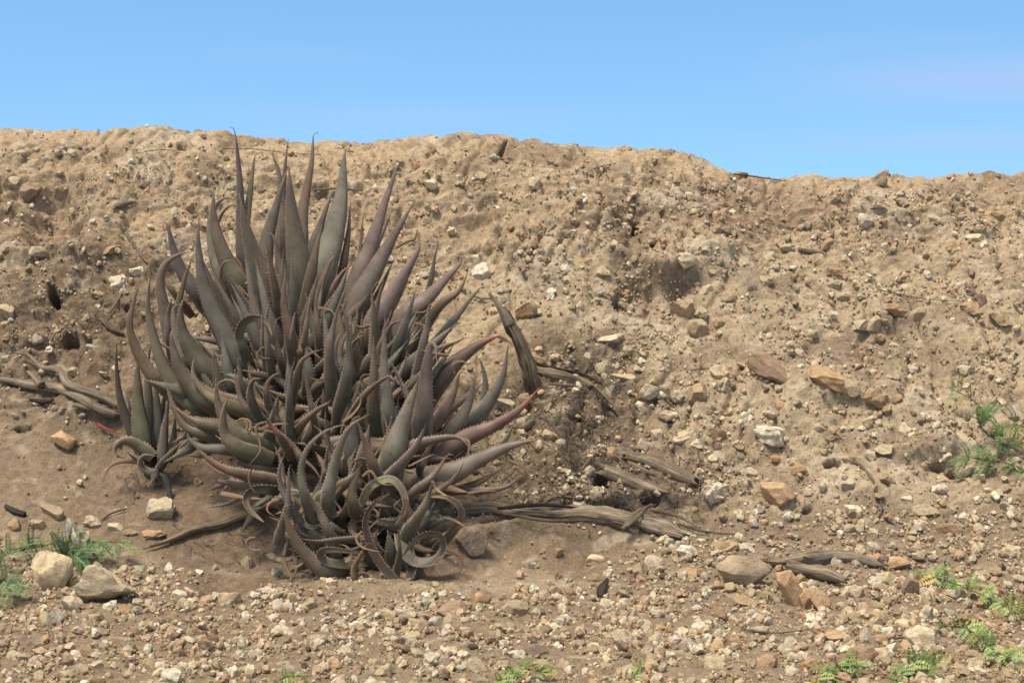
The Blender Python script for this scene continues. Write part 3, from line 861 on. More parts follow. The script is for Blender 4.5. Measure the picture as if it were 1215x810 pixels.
def strip(root, base, m, pix, w, lift, mat, name='bark_strip', seed=1, flat=0.35, groove=0.2):
    P = on_ground(pix, lift)
    v, f, a = tube(P - base, [w * m * 0.6, w * m, w * m * 0.8, w * m * 0.35], 8, 18, groove, seed, flat, 0.004)
    link(name, mesh_np(name, v, f, mat, uv=a), root)

# leaning stump: foot in the ground, top leaning left
foot, nf, df = hit(634, 463)
sy = foot[1] - 0.02
root, base, m = wood_thing('tree_stump', None, [11, 10, 9, 8, 7.2, 5], 0, M_STUMP, 'leaning dead stump with split pointed top rising right of the aloe', 'stump', nr_=40, nl=90, groove=0.26, seed=4, ragged=0.02,
    pts=[foot + np.array([0.01, 0.03, -0.05]), at(631, 452, sy), at(626, 430, sy - .01), at(615, 402, sy - .02), at(605, 384, sy - .02), at(598, 370, sy - .02)])
sp = [at(605, 386, sy - .03) - base, at(596, 370, sy - .035) - base, at(588, 357, sy - .03) - base, at(582, 348, sy - .03) - base]
v, f, a = tube(sp, [6.5 * m, 5.5 * m, 3.2 * m, 0.6 * m], 10, 20, 0.2, 8, 0.6)
link('splinter', mesh_np('splinter', v, f, M_GREY, uv=a), root)
sp = [at(612, 398, sy - .02) - base, at(606, 379, sy - .01) - base, at(603, 368, sy - .01) - base]
v, f, a = tube(sp, [6 * m, 4 * m, 1.2 * m], 10, 14, 0.25, 9, 0.7)
link('splinter', mesh_np('splinter', v, f, M_DARK, uv=a), root)

# long log lying along the foot of the root zone
root, base, m = wood_thing('fallen_log', [(548, 606), (580, 606), (625, 609), (670, 608), (710, 612), (752, 620)], [6, 7.5, 8.5, 9.5, 11, 10], 0.010, M_WOOD, 'long weathered log lying from under the aloe towards the gravel', 'log', nr_=40, nl=130, groove=0.26, seed=12, ragged=0.02)
strip(root, base, m, [(738, 634), (750, 620), (762, 611), (778, 607)], 4, 0.04, M_WOOD, seed=15)
strip(root, base, m, [(742, 636), (756, 624), (770, 612)], 3, 0.045, M_WOOD, seed=16)
strip(root, base, m, [(590, 600), (640, 598), (690, 603)], 3, 0.032, M_DARK, seed=17)
strip(root, base, m, [(600, 618), (650, 620), (700, 622)], 2.5, 0.03, M_WOOD, seed=18)
root, base, m = wood_thing('broken_log', [(752, 618), (775, 624), (797, 630), (815, 637)], [7, 10, 9, 4], 0.014, M_GREY, 'frayed broken log end lying beyond the peeling bark of the long log', 'log', nr_=22, nl=40, groove=0.3, seed=22, ragged=0.02)
strip(root, base, m, [(770, 613), (800, 620), (830, 634)], 2.6, 0.03, M_WOOD, seed=23)
strip(root, base, m, [(800, 622), (835, 632), (870, 636)], 2.0, 0.012, M_WOOD, seed=24)
root, base, m = wood_thing('split_log', [(716, 553), (735, 565), (760, 577), (790, 585)], [7, 8.5, 7, 1.5], 0.012, M_GREY, 'lower of two short split grey logs beside a burrow', 'log', nr_=20, nl=40, groove=0.2, seed=31, flat=0.75)
strip(root, base, m, [(722, 549), (732, 556), (741, 562)], 2, 0.045, M_GREY, seed=33)
root, base, m = wood_thing('split_log', [(738, 543), (765, 549), (795, 560), (826, 574)], [4, 8, 9, 6.5], 0.010, M_WOOD, 'upper and longer of two short split grey logs beside a burrow', 'log', nr_=20, nl=40, groove=0.24, seed=35, flat=0.75)
strip(root, base, m, [(745, 552), (765, 559), (782, 566)], 4, 0.012, M_WOOD, seed=37)
# shredded roots by the stump
root, base, m = wood_thing('shredded_root', [(640, 442), (660, 449), (685, 455), (702, 462)], [6, 8, 6, 2], 0.012, M_WOOD, 'shredded flattened root running right from the stump foot', 'root', nr_=14, nl=30, groove=0.4, seed=41, flat=0.5)
strip(root, base, m, [(636, 434), (662, 443), (690, 449), (715, 462)], 2.4, 0.02, M_DARK, seed=42)
strip(root, base, m, [(650, 456), (672, 459), (694, 458)], 2.2, 0.016, M_GREY, seed=43)
strip(root, base, m, [(700, 462), (716, 476), (731, 494)], 2.2, 0.014, M_DARK, seed=44)
strip(root, base, m, [(690, 452), (712, 470), (728, 486)], 1.8, 0.02, M_WOOD, seed=45)
# forked branch at the far left
root, base, m = wood_thing('forked_branch', [(-25, 450), (10, 454), (40, 458), (70, 462), (95, 472), (118, 484), (140, 494)], [2.5, 3.5, 5, 6, 6, 5, 5], 0.018, M_GREY, 'forked grey driftwood branch lying left of the small aloe', 'branch', groove=0.16, seed=51)
for pp, rr_ in (([(18, 422), (35, 432), (52, 441), (68, 446), (85, 461), (108, 470), (138, 484)], [0.8, 2.5, 3.5, 4, 4.5, 4.5, 4]), ([(36, 442), (42, 452), (54, 459)], [2, 4, 5])):
    P = on_ground(pp, 0.03)
    v, f, a = tube(P - base, [r * m for r in rr_], 14, 40, 0.16, 53 + len(pp), 1.0, 0.006)
    link('fork', mesh_np('fork', v, f, M_GREY, uv=a), root)
v, f, a = tube(on_ground([(85, 478), (108, 482), (132, 486)], 0.012) - base, [2 * m, 5 * m, 4 * m], 12, 20, 0.18, 57)
link('fork', mesh_np('fork', v, f, M_GREY, uv=a), root)
# root below the aloe at left
wood_thing('bare_root', [(182, 650), (205, 642), (232, 630), (262, 620), (290, 612), (320, 602)], [1.5, 3.5, 4.5, 5.2, 6, 7], 0.012, M_WOOD, 'bare tapering root emerging from under the aloe onto dirt', 'root', nr_=16, nl=40, groove=0.2, seed=61)
# driftwood on the gravel
root, base, m = wood_thing('driftwood', [(908, 668), (935, 671), (960, 668), (985, 665), (1012, 666), (1041, 673)], [3, 7, 10, 8, 6, 5], 0.016, M_GREY, 'flat forked silver-grey driftwood lying among orange stones on gravel', 'driftwood', nr_=20, nl=60, groove=0.24, seed=71, flat=0.7)
v, f, a = tube(on_ground([(930, 676), (955, 682), (978, 688), (1004, 698)], 0.026) - base, [7 * m, 9 * m, 9 * m, 3 * m], 16, 36, 0.26, 73, 0.7, 0.012)
link('fork', mesh_np('fork', v, f, M_GREY, uv=a), root)
v, f, a = tube(on_ground([(945, 668), (960, 677), (976, 680)], 0.03) - base, [3 * m, 6 * m, 3 * m], 12, 20, 0.3, 75, 0.8)
link('knot', mesh_np('knot', v, f, M_DARK, uv=a), root)
# charred stub, crest stick, small dark pieces
def short_wood(name, pix, rad, lift, mat, label, cat, seed, group=None, nl=16, nr_=9, groove=0.25):
    P = on_ground(pix, lift); m = np.linalg.norm(P[0] - CAM) / F
    base = P[0]
    v, f, a = tube(P - base, [r * m for r in rad], nr_, nl, groove, seed, 0.85, 0.003)
    o = link(name, mesh_np(name, v, f, mat, uv=a), loc=base)
    return tag(o, label, cat, group)
p, n, d = hit(592, 186)
P = np.array([p - n * 0.01, at(595, 178, p[1] - 0.03), at(600, 167, p[1] - 0.05)])
v, f, a = tube(P - p, [0.011, 0.012, 0.009], 10, 16, 0.25, 81, 1, 0.004)
tag(link('wooden_stick', mesh_np('wooden_stick', v, f, M_STUMP, uv=a), loc=p), 'short dark stick poking out just below the crest', 'stick')
short_wood('charred_stub', [(711, 708), (714, 700), (719, 693)], [4, 6, 3], [0.0, 0.008, 0.014], M_DARK, 'small charred stub standing in the gravel', 'stub', 83)
short_wood('bark_piece', [(136, 247), (146, 243), (157, 238)], [2, 3.4, 2], 0.006, M_TWIG, 'dark bark fragment high on the bank left of the aloe', 'bark', 85)
short_wood('bark_piece', [(118, 378), (132, 388), (147, 399)], [2, 3.5, 2], 0.006, M_STUMP, 'blackened fibrous bark on the brown face above the small aloe', 'bark', 86)
short_wood('bark_piece', [(8, 603), (20, 607), (32, 612)], [3, 4, 3], 0.008, M_DARK, 'black bark sliver on dirt above the left seedling', 'bark', 87)
short_wood('bark_piece', [(35, 476), (50, 478), (64, 475)], [1.5, 3, 1.5], 0.012, M_DARK, 'thin dark bark sliver beneath the forked branch', 'bark', 88)
short_wood('bark_piece', [(948, 296), (960, 300), (978, 303)], [2, 3, 1.5], 0.01, M_TWIG, 'reddish bark sliver on the upper right slope', 'bark', 89)
# thin twigs and rootlets that can be told apart
twigs = [([(1000, 545), (1015, 550), (1030, 563), (1040, 582), (1044, 600), (1043, 615)], 1.6, M_TWIG, 'curved grey-brown rootlet hanging down the right slope'),
 ([(868, 205), (885, 208), (905, 212), (930, 215)], 0.9, M_STUMP, 'dark rootlet lying along the dip in the crest'),
 ([(260, 175), (300, 178), (340, 181), (380, 186)], 0.6, M_TWIG, 'thin rootlet across the bank behind the tallest aloe leaves'),
 ([(160, 182), (185, 178), (215, 176)], 0.6, M_TWIG, 'thin rootlet high on the bank left of the aloe'),
 ([(372, 224), (400, 223), (430, 226)], 1.5, M_TWIG, 'straight pale rootlet on the bank between aloe leaf tips'),
 ([(147, 278), (160, 294), (175, 310), (190, 322)], 2.0, M_TWIG, 'slanting twig ending at the left aloe leaves'),
 ([(130, 372), (140, 356), (152, 340)], 1.2, M_TWIG, 'short pale twig under the bright white stone'),
 ([(470, 294), (482, 288), (491, 283), (495, 273)], 1.5, M_TWIG, 'hooked dry twig above the right aloe leaves'),
 ([(560, 352), (575, 353), (588, 354)], 1.3, M_TWIG, 'short dark twig touching the stump top'),
 ([(690, 558), (700, 544), (712, 533)], 1.4, M_GREY, 'pale forked twig above the burrow by the logs'),
 ([(780, 470), (800, 450), (822, 440), (840, 436)], 1.2, M_TWIG, 'arched rootlet on the slope above the split logs'),
 ([(790, 482), (798, 492), (806, 498)], 1.1, M_TWIG, 'tiny bent rootlet beside cream stones on the slope'),
 ([(1040, 345), (1090, 352), (1140, 358)], 0.6, M_TWIG, 'long thin rootlet on the upper right slope'),
 ([(150, 605), (130, 612), (115, 622)], 1.3, M_TWIG, 'short straight twig on dirt near the small aloe'),
 ([(830, 600), (828, 560), (826, 530), (830, 512)], 1.0, M_TWIG, 'fine upright rootlet by the upper split log'),
 ([(1050, 762), (1090, 756), (1120, 748)], 1.3, M_TWIG, 'thin twig between the low seedlings on gravel'),
 ([(880, 748), (920, 752), (960, 748)], 1.0, M_TWIG, 'thin twig on gravel below the driftwood stones'),
 ([(640, 598), (660, 590), (690, 588)], 1.4, M_GREY, 'pale rootlet lying just above the long log'),
 ([(735, 590), (733, 605), (736, 618)], 1.8, M_GREY, 'frayed pale splinter hanging over the long log')]
for k_, (pp, r_, mt, lab) in enumerate(twigs):
    short_wood('twig', pp, [r_, r_ * 0.9, r_ * 0.6], 0.008, mt, lab, 'twig', 100 + k_, nl=28, nr_=6, groove=0.2)
# matted dry rootlets: uncountable
parts = []
gf = np.random.default_rng(77)
for (cx0, cy0, rx, ry, n_) in ((685, 525, 52, 58, 300), (700, 440, 60, 50, 130), (640, 590, 70, 16, 60), (770, 600, 60, 26, 60), (120, 380, 60, 36, 60), (720, 590, 40, 26, 60), (620, 470, 50, 30, 70), (590, 560, 50, 40, 80), (800, 560, 80, 50, 70), (300, 640, 120, 30, 50), (170, 570, 50, 30, 40)):
    for _ in range(n_):
        px = cx0 + gf.normal() * rx * 0.5; py = cy0 + gf.normal() * ry * 0.5
        L = gf.uniform(5, 22); an = gf.uniform(-0.9, 0.9) + (math.pi / 2 if gf.random() < 0.3 else 0)
        try: P = on_ground([(px, py), (px + L * math.cos(an) * .5, py + L * math.sin(an) * .5 + gf.uniform(-3, 3)), (px + L * math.cos(an), py + L * math.sin(an))], [0.001, gf.uniform(0.002, 0.014), 0.002])
        except ValueError: continue
        v, f, a = tube(P, [0.0009, 0.0013, 0.0006], 3, 5, 0, int(gf.integers(0, 40)), cap=False)
        parts.append((v, f, a))
v, f, a = merge(parts)
tag(link('dry_rootlets', mesh_np('dry_rootlets', v, f, M_TWIG, uv=a)), 'matted dry rootlets on dark soil between stump and logs', 'rootlets', kind='stuff')
# dark pods on the gravel
pods = [(213, 752), (222, 757), (230, 749), (238, 766), (206, 770), (216, 776), (250, 768), (258, 772), (244, 752), (362, 792), (366, 770), (580, 762), (590, 764), (668, 764), (472, 760), (505, 735), (562, 768), (782, 677), (788, 683), (340, 764)]
v, f = rock_shape(4, 905, 0, 0.2)
pod_me = mesh_np('pod', *rock_shape(4, 905, 1, 0.25), M_STONE)
for px, py in pods:
    p, n, d = hit(px, py)
    o = link('dark_pod', pod_me, loc=p + n * 0.005)
    o.scale = (rs.uniform(0.010, 0.016), 0.007, 0.007)
    o.rotation_euler = (0, rs.uniform(-0.3, 0.3), rs.uniform(0, 3))
    o.color = (0.075, 0.052, 0.038, 1)
    tag(o, 'small blackish brown dry pod lying on the gravel', 'pod', 'dark pods scattered over the gravel')

# ------------------------------------------------------------------ aloe leaves
OLIVE = np.array([0.126, 0.118, 0.072]); PURP = np.array([0.190, 0.132, 0.108]); BRN = np.array([0.175, 0.105, 0.070])
GREYG = np.array([0.168, 0.156, 0.120]); DRY = np.array([0.34, 0.24, 0.14]); REDT = np.array([0.33, 0.105, 0.06]); TOOTH = np.array([0.36, 0.27, 0.215]); DGRN = np.array([0.075, 0.074, 0.058])
CLS = {'o': (OLIVE, OLIVE * 0.4 + BRN * 0.6), 'p': (GREYG * 0.6 + PURP * 0.4, PURP), 'b': (OLIVE * 0.5 + BRN * 0.5, BRN), 'g': (GREYG, GREYG * 0.5 + PURP * 0.5), 'd': (DGRN, GREYG), 'r': (PURP * 0.95, PURP * 0.6 + REDT * 0.25), 't': (DRY * 0.75, DRY), 'n': (BRN * 1.1, BRN * 1.5)}

def Y0(row):
    return float(np.interp(row, [300, 360, 420, 480, 560, 620, 690, 720], [0.66, 0.56, 0.44, 0.32, 0.16, 0.06, 0.0, -0.02]))

def leaf_mesh(P, width, roll, cls, seed, flip=False, n=26, teeth=True, tipdry=0.06, thin=1.0, taper=None):
    """one fleshy, channelled leaf with toothed margins along the points P (base to tip)"""
    g = np.random.default_rng(seed)
    pts = catmull(P, n)
    tt = np.linspace(0, 1, n)
    T = np.gradient(pts, axis=0); T /= np.linalg.norm(T, axis=1, keepdims=True)
    V = pts - CAM; V /= np.linalg.norm(V, axis=1, keepdims=True)
    S0 = np.cross(T, V); S0 /= np.linalg.norm(S0, axis=1, keepdims=True) + 1e-9
    for i in range(1, n):
        if S0[i] @ S0[i - 1] < 0 and abs(T[i] @ V[i]) > 0.7: S0[i] *= -1
    Vp = np.cross(S0, T)
    rl = roll + g.uniform(-0.25, 0.25) * (tt - 0.4)
    Sd = np.cos(rl)[:, None] * S0 + np.sin(rl)[:, None] * Vp
    N = np.cross(Sd, T)
    if np.mean(np.einsum('ij,ij->i', N, V)) < 0: N = -N
    if flip: N = -N
    tp = 1.0 if taper is None else taper
    wt = (0.74 + 0.26 * sstep(0.0, 0.22, tt)) * np.clip(1 - tt ** 1.3, 0, 1) ** tp
    wt = np.maximum(wt, 0.035)
    w = width * wt * (1 + 0.03 * np.sin(tt * 17 + seed))
    c = np.array([-1, -0.72, -0.36, 0, 0.36, 0.72, 1.0])
    hb = 0.27 * thin; hu = (0.02 + 0.17 * sstep(0.0, 0.5, tt)) * thin
    ring = []
    for cc in c: ring.append((cc, -1))
    for cc in c[1:-1][::-1]: ring.append((cc, 1))
    nrg = len(ring)
    verts = np.zeros((n, nrg, 3)); col = np.zeros((n, nrg, 3)); al = np.zeros((n, nrg, 3))
    b0, b1 = CLS[cls]
    L = np.concatenate([[0], np.cumsum(np.linalg.norm(np.diff(pts, axis=0), axis=1))])
    br = g.uniform(0.5, 1.02)
    tcol = b0[None] + (b1 - b0)[None] * sstep(0.15, 0.95, tt)[:, None]
    tcol = tcol * g.uniform(0.95, 1.05, 3) * np.array([1.04, 1.0, 0.9])
    tcol = tcol * br
    dry = sstep(1 - tipdry * 1.6, 1 - tipdry * 0.3, tt)[:, None]
    tcol = tcol * (1 - dry) + (DRY * 0.55 if cls != 'r' else REDT * 1.1) * dry
    for k_, (cc, side) in enumerate(ring):
        yy = (abs(cc) ** (2.7 if side < 0 else 1.5) - 1) * (np.full(n, hb) if side < 0 else hu)
        verts[:, k_] = pts + Sd * (w / 2 * cc)[:, None] + N * (w * yy)[:, None]
        e = max(0.0, (abs(cc) - 0.8) / 0.2)
        col[:, k_] = tcol * (1 - 0.6 * e) + TOOTH * 0.6 * e
        al[:, k_, 0] = L; al[:, k_, 1] = cc * 0.25 * wt + (0.6 if side > 0 else 0); al[:, k_, 2] = seed * 0.13
    ids = np.arange(n * nrg).reshape(n, nrg); nx = np.roll(ids, -1, 1)
    q = np.stack([ids[:-1], nx[:-1], nx[1:], ids[1:]], -1).reshape(-1, 4)
    V_, C_, A_ = [verts.reshape(-1, 3)], [col.reshape(-1, 3)], [al.reshape(-1, 3)]
    F3 = []
    tip = pts[-1] + T[-1] * width * 0.06
    off = n * nrg
    V_.append(tip[None]); C_.append(tcol[-1:]); A_.append(al[-1, :1])
    F3 += [[off, ids[-1, k_], nx[-1, k_]] for k_ in range(nrg)]
    off += 1
    if teeth:
        step = 0.0095
        ts = np.interp(np.arange(0.1 * L[-1], 0.94 * L[-1], step), L, tt)
        for side in (-1, 1):
            for t in ts:
                t = t + g.uniform(-0.004, 0.004)
                ps = np.array([np.interp(t, tt, pts[:, i]) for i in range(3)])
                s_ = np.array([np.interp(t, tt, Sd[:, i]) for i in range(3)]) * side
                t_ = np.array([np.interp(t, tt, T[:, i]) for i in range(3)])
                n_ = np.array([np.interp(t, tt, N[:, i]) for i in range(3)])
                wl_ = np.interp(t, tt, w)
                sz = 0.0029 * (0.6 + 0.4 * min(1, wl_ / 0.03)) * g.uniform(0.75, 1.2)
                e = ps + s_ * wl_ / 2 * 0.97
                V_.append(np.array([e - t_ * sz * 0.65, e + t_ * sz * 0.65, e + n_ * sz * 0.5, e + s_ * sz * 1.15 + t_ * sz * 0.7 + n_ * sz * 0.25]))
                C_.append(np.array([TOOTH * 0.8, TOOTH * 0.8, TOOTH * 0.8, TOOTH * 1.4])); A_.append(np.zeros((4, 3)))
                F3 += [[off, off + 1, off + 3], [off + 1, off + 2, off + 3], [off + 2, off, off + 3]]
                off += 4
    return np.vstack(V_), [q, np.array(F3)], np.vstack(C_), np.vstack(A_)

def add_leaf(root, base, name, pix, wpx, f=0.0, ft=0.05, roll=None, cls='o', seed=0, flip=False, tipdry=0.06, teeth=True, ybase=None, thin=1.0, ypts=None, taper=None, collect=None):
    g = np.random.default_rng(seed + 1000)
    if roll is None: roll = g.uniform(-0.5, 0.5)
    kf = float(np.interp(pix[0][1], [420, 600, 690], [1.0, 0.75, 0.5])) if ybase is None else 1.0
    f = f * kf
    yb = (Y0(pix[0][1]) if ybase is None else ybase) - f
    n = len(pix)
    if ypts is None: ys = [yb - ft * (k_ / (n - 1)) ** 1.3 for k_ in range(n)]
    else: ys = [yb - q for q in np.interp(np.linspace(0, 1, n), np.linspace(0, 1, len(ypts)), ypts)]
    if ybase is None and teeth: ys[0] += 0.06
    P = np.array([at(px, py, y) for (px, py), y in zip(pix, ys)])
    m = np.linalg.norm(P[0] - CAM) / F
    wid = wpx * m * 1.06 / max(0.6, math.cos(roll))
    v, fc, c_, a_ = leaf_mesh(P - base, wid, roll, cls, seed, flip, teeth=teeth, tipdry=tipdry, thin=thin, taper=taper, n=26 if n < 6 else 40)
    if collect is not None:
        collect.append((v, fc, c_, a_)); return
    me = mesh_np(name, v, fc, M_DRY if cls in 'tn' else M_LEAF, c_, uv=a_)
    return link(name, me, root)

# main clump, leaf by leaf: class, width px, forward offset of the base, forward offset of the tip, roll, path base->tip
LEAVES = """p 17 .00 -.02 .1 296,400 290,330 286,262 284,210 279,158
o 17 .01 -.03 .3 288,390 288,300 295,240 303,183
o 32 .05 .04 -.2 352,410 328,352 304,310 292,270 284,231
g 24 .03 .00 .3 312,385 312,330 317,285 329,240 340,203
g 15 -.04 -.06 .2 335,380 334,290 336,230 339,190 342,165
p 18 -.02 -.05 -.2 341,385 338,300 334,240 331,205 323,182
o 35 .09 .05 .05 354,400 357,335 351,290 345,240 343,198
b 21 -.02 -.08 .3 361,385 357,300 358,260 363,230 370,190 372,160
g 40 .03 -.02 -.35 360,410 378,330 395,280 405,230 409,182
g 22 -.01 -.03 .4 360,385 368,310 381,265 396,225
g 17 .08 .05 .3 345,395 340,340 332,310 325,281
b 13 .10 .08 .3 365,425 377,352 391,312 397,305 395,297
r 13 .08 .06 .3 385,405 394,348 405,325 420,312
b 13 .02 .00 .2 405,430 420,350 427,300 431,257
b 15 .00 -.03 .2 395,420 405,330 413,280 416,237
p 28 .01 -.04 .2 400,440 424,335 440,290 455,245 470,199
p 32 .04 .00 -.2 400,450 420,370 445,320 470,275 491,240
p 13 .01 -.02 .2 415,390 440,310 455,275 466,247
p 33 .04 -.01 .1 420,460 445,385 465,350 483,320 498,293
b 15 .03 .00 .2 420,440 440,370 455,335 467,308
g 13 .02 .00 .2 488,420 509,342 515,310 520,285
p 30 .07 .05 .3 440,450 480,376 505,355 525,335 548,310
b 18 .04 .00 -.2 470,440 518,367 544,346 556,320
g 14 .03 .00 .2 488,445 525,396 550,365 571,340
n 6 .06 .04 .1 463,370 474,352 481,340 484,328
r 30 .06 .02 .2 480,505 520,452 545,426 570,408 592,398
p 17 .12 .10 .2 490,495 500,422 507,386 510,355
p 25 .17 .20 .15 495,545 502,492 506,442 511,409 517,411 518,428
p 20 .14 .12 .3 490,535 520,496 536,470 545,443
g 26 .08 .04 -.2 500,545 553,502 577,480 596,446 603,409
g 15 .11 .10 .2 535,523 568,487 576,456 570,428
g 24 .11 .09 .2 500,550 535,511 555,481 563,450
r 24 .09 .10 .1 480,565 548,522 585,506 616,486 640,460
g 28 .13 .14 .1 470,575 530,563 566,546 602,530 641,520
g 11 .10 .10 .2 566,548 590,532 602,518 610,502
b 12 .10 .10 .2 525,585 560,575 582,564 600,552
p 13 .12 .13 .2 510,578 560,582 585,581 604,576 622,561
n 20 .15 .16 .2 498,565 520,574 540,581 556,584
p 17 .20 .25 .3 448,562 485,532 518,521 543,519 557,530
b 17 .16 .15 .2 356,455 345,400 338,368 337,345 339,319
b 11 .20 .20 .1 358,445 362,400 366,370 370,345
b 13 .14 .12 .2 386,445 378,400 375,368 377,335
p 15 .19 .19 -.1 394,485 391,420 395,390 402,363
p 17 .20 .20 .1 400,505 410,455 414,420 411,383
p 13 .15 .16 .3 400,475 411,427 420,406 434,396
b 11 .21 .24 .3 345,485 354,437 366,421 383,414
g 12 .24 .24 .1 345,535 343,480 345,450 350,423
b 11 .21 .22 .2 378,525 372,495 366,465 362,438
o 13 .16 .20 .4 303,448 290,418 284,398 290,382 304,377 316,382 323,398
p 9 .17 .17 .1 318,455 312,405 311,368
o 10 .18 .18 .2 325,455 319,420 316,382 321,352
b 11 .18 .19 .2 343,450 334,430 327,402 328,380
n 9 .20 .20 .1 346,435 346,402 350,372
p 11 .20 .22 .2 300,500 288,464 283,430
o 14 .20 .24 .4 322,514 300,480 297,460 302,450 311,449
b 12 .21 .25 .4 326,505 317,474 317,456 324,446 332,442
b 12 .20 .23 .2 408,515 424,481 440,461 462,446
b 16 .13 .12 .2 445,525 443,470 447,420 459,388
o 19 .10 .10 .1 447,535 444,470 443,400
g 17 .17 .16 .1 468,535 461,490 456,440 456,405 457,373
n 10 .16 .18 .4 460,440 459,402 464,386 477,379
p 10 .15 .14 .2 474,455 480,420 490,387
g 11 .19 .20 .2 502,515 489,482 475,452 462,425
g 30 .19 .19 .1 460,575 466,540 475,510 486,478 498,447
p 14 .24 .26 .3 450,578 480,546 498,521 505,503
b 17 .22 .22 .1 451,585 444,556 434,528 425,502
b 10 .20 .26 .4 428,482 442,458 457,449 468,451 476,457
d 34 .08 .08 .1 425,590 418,545 420,500
o 30 .10 .10 .2 437,590 432,545 438,505
b 16 .08 .06 .3 222,482 188,453 171,431 158,405 154,380 163,338
o 19 .10 .05 .2 285,495 236,482 206,456 190,425 180,390 175,360 178,328
p 18 .05 .08 .3 215,440 204,402 196,370 190,338 195,315 210,303 229,298
p 19 .02 -.02 .3 258,380 236,350 216,322 206,296 198,266
b 11 .07 .06 .3 215,405 211,370 219,332 230,300
n 11 .05 .03 .2 228,375 206,347 186,320 182,316
g 25 .10 .04 -.1 298,468 281,430 268,400 252,368 240,330 235,290 236,257
g 19 .07 .05 .2 287,375 266,330 255,300 250,270 254,248 263,237 272,235
o 25 .09 .05 .2 302,380 286,342 270,312 258,280 253,250 254,222
o 8 .04 .04 .3 258,300 256,272 262,256 270,246 282,240
b 12 .12 .14 .3 281,395 267,360 262,332 264,314 272,309
o 28 .13 .07 .2 300,462 252,442 230,420 217,394 214,370 219,350
p 12 .09 .07 .2 207,440 200,402 199,372 205,350
p 18 .08 .05 .3 240,458 222,430 211,402 206,366
o 30 .15 .08 .1 315,495 256,478 225,456 210,430 203,396
o 15 .17 .12 .3 312,496 265,478 240,462 229,441 233,418
o 16 .12 .06 .2 305,525 246,516 220,505 205,480 196,450
o 22 .15 .10 .2 312,515 260,506 227,497 209,484
o 22 .19 .18 .1 335,530 292,522 268,500 258,475 256,448
o 19 .21 .21 .2 322,545 285,532 267,515 265,490 272,469
b 15 .17 .14 .3 335,572 286,562 256,551 234,532
d 17 .10 .06 .3 312,534 266,532 240,530 225,520 224,510
o 17 .12 .12 .4 336,580 302,577 276,573 258,571
p 9 .12 .10 .2 322,574 292,586 271,597 248,602
o 13 .16 .18 .5 346,590 322,581 301,582 292,592 297,605 313,619
b 11 .22 .24 .2 346,545 334,520 322,505 309,486
p 11 .20 .20 .2 327,510 297,490 284,468 279,440
b 11 .24 .27 .2 345,524 360,501 375,487 391,477
g 12 .24 .28 .3 376,636 362,592 357,562 361,540 370,525 385,512 406,504
g 15 .25 .29 .2 391,615 389,588 395,560 403,530 416,506 438,491
p 14 .27 .28 .1 400,662 391,634 378,605 368,590 358,576
g 13 .24 .24 .1 367,645 347,603 335,580 331,560 338,536
g 11 .26 .26 .1 328,645 337,616 342,590 343,555
o 20 .24 .26 -.1 420,668 392,677 366,661 348,636 338,604
b 9 .27 .30 .4 442,640 402,640 376,642 354,638
o 11 .24 .28 .5 436,668 402,669 385,664 380,656 392,652 432,656
o 11 .22 .26 .5 425,605 440,577 463,568 478,582 481,603 470,618 452,617 442,608
b 12 .25 .27 .45 486,648 489,672 482,690 468,686 450,666 437,640 434,615 446,595 463,585
g 13 .24 .27 .85 474,634 480,654 494,666 515,664 526,650 522,636 505,634 490,643 477,661
b 11 .19 .21 .5 512,658 535,633 547,615 545,601 530,590 508,589
p 11 .24 .25 .1 480,592 502,574 518,559 531,540
g 15 .25 .27 .2 478,640 496,613 508,590 513,570
o 10 .30 .30 .1 468,692 474,657 473,630
b 10 .24 .26 .5 445,684 424,690 420,676 427,660 436,645
d 26 .16 .16 .2 440,680 445,655 436,630
d 30 .14 .14 .1 470,690 466,660 460,630
d 26 .16 .14 .1 400,660 375,640 360,610
o 20 .22 .24 .3 375,600 400,580 420,565 428,552
o 17 .24 .24 .2 430,620 420,600 418,580 426,560
d 22 .14 .12 .2 350,660 345,640 336,628"""
DRYS = """t 4 .30 .30 407,500 418,492 427,480 428,468 420,464
t 4 .30 .30 405,577 396,591 404,604 398,614
t 4 .28 .28 319,500 304,507 309,533 294,553
n 5 .24 .24 530,652 545,659 548,672 540,686
t 6 .22 .22 498,672 504,690 490,704 470,702
n 7 .22 .22 336,662 340,674 348,687
n 6 .22 .22 350,660 352,672 349,685
t 4 .26 .26 482,542 482,520 475,520
t 4 .30 .30 430,565 440,559 452,573 470,575
t 5 .28 .28 512,570 520,582 535,590
t 4 .29 .29 430,630 423,640 432,650 455,655
n 4 .20 .20 268,305 280,307 287,316 284,324
t 4 .26 .26 414,382 424,392 434,395
t 4 .28 .28 375,365 392,368 398,376
n 5 .22 .22 545,520 556,524 556,535 552,546
t 4 .14 .14 555,585 575,582 592,583
n 4 .14 .14 603,545 622,555 630,570 628,580
n 5 .12 .12 590,398 602,404 610,412
n 5 .27 .27 340,592 322,596 317,605 326,613
n 6 .28 .28 480,592 492,620 498,640 492,650
t 4 .26 .26 298,470 322,486 330,500
n 4 .24 .24 360,545 372,555 382,570
n 6 .16 .16 240,545 262,560 288,564
n 7 .14 .14 262,585 290,590 318,592
n 7 .22 .22 440,690 430,680 418,688 415,700
t 4 .30 .30 470,622 476,610 468,600 478,590"""
clump_base = at(400, 640, 0.12)
clump_base[2] = hit(400, 660)[0][2]
clump = empty('aloe_plant', clump_base)
tag(clump, 'large clump of grey-purple toothed aloe leaves growing from the bank', 'aloe')
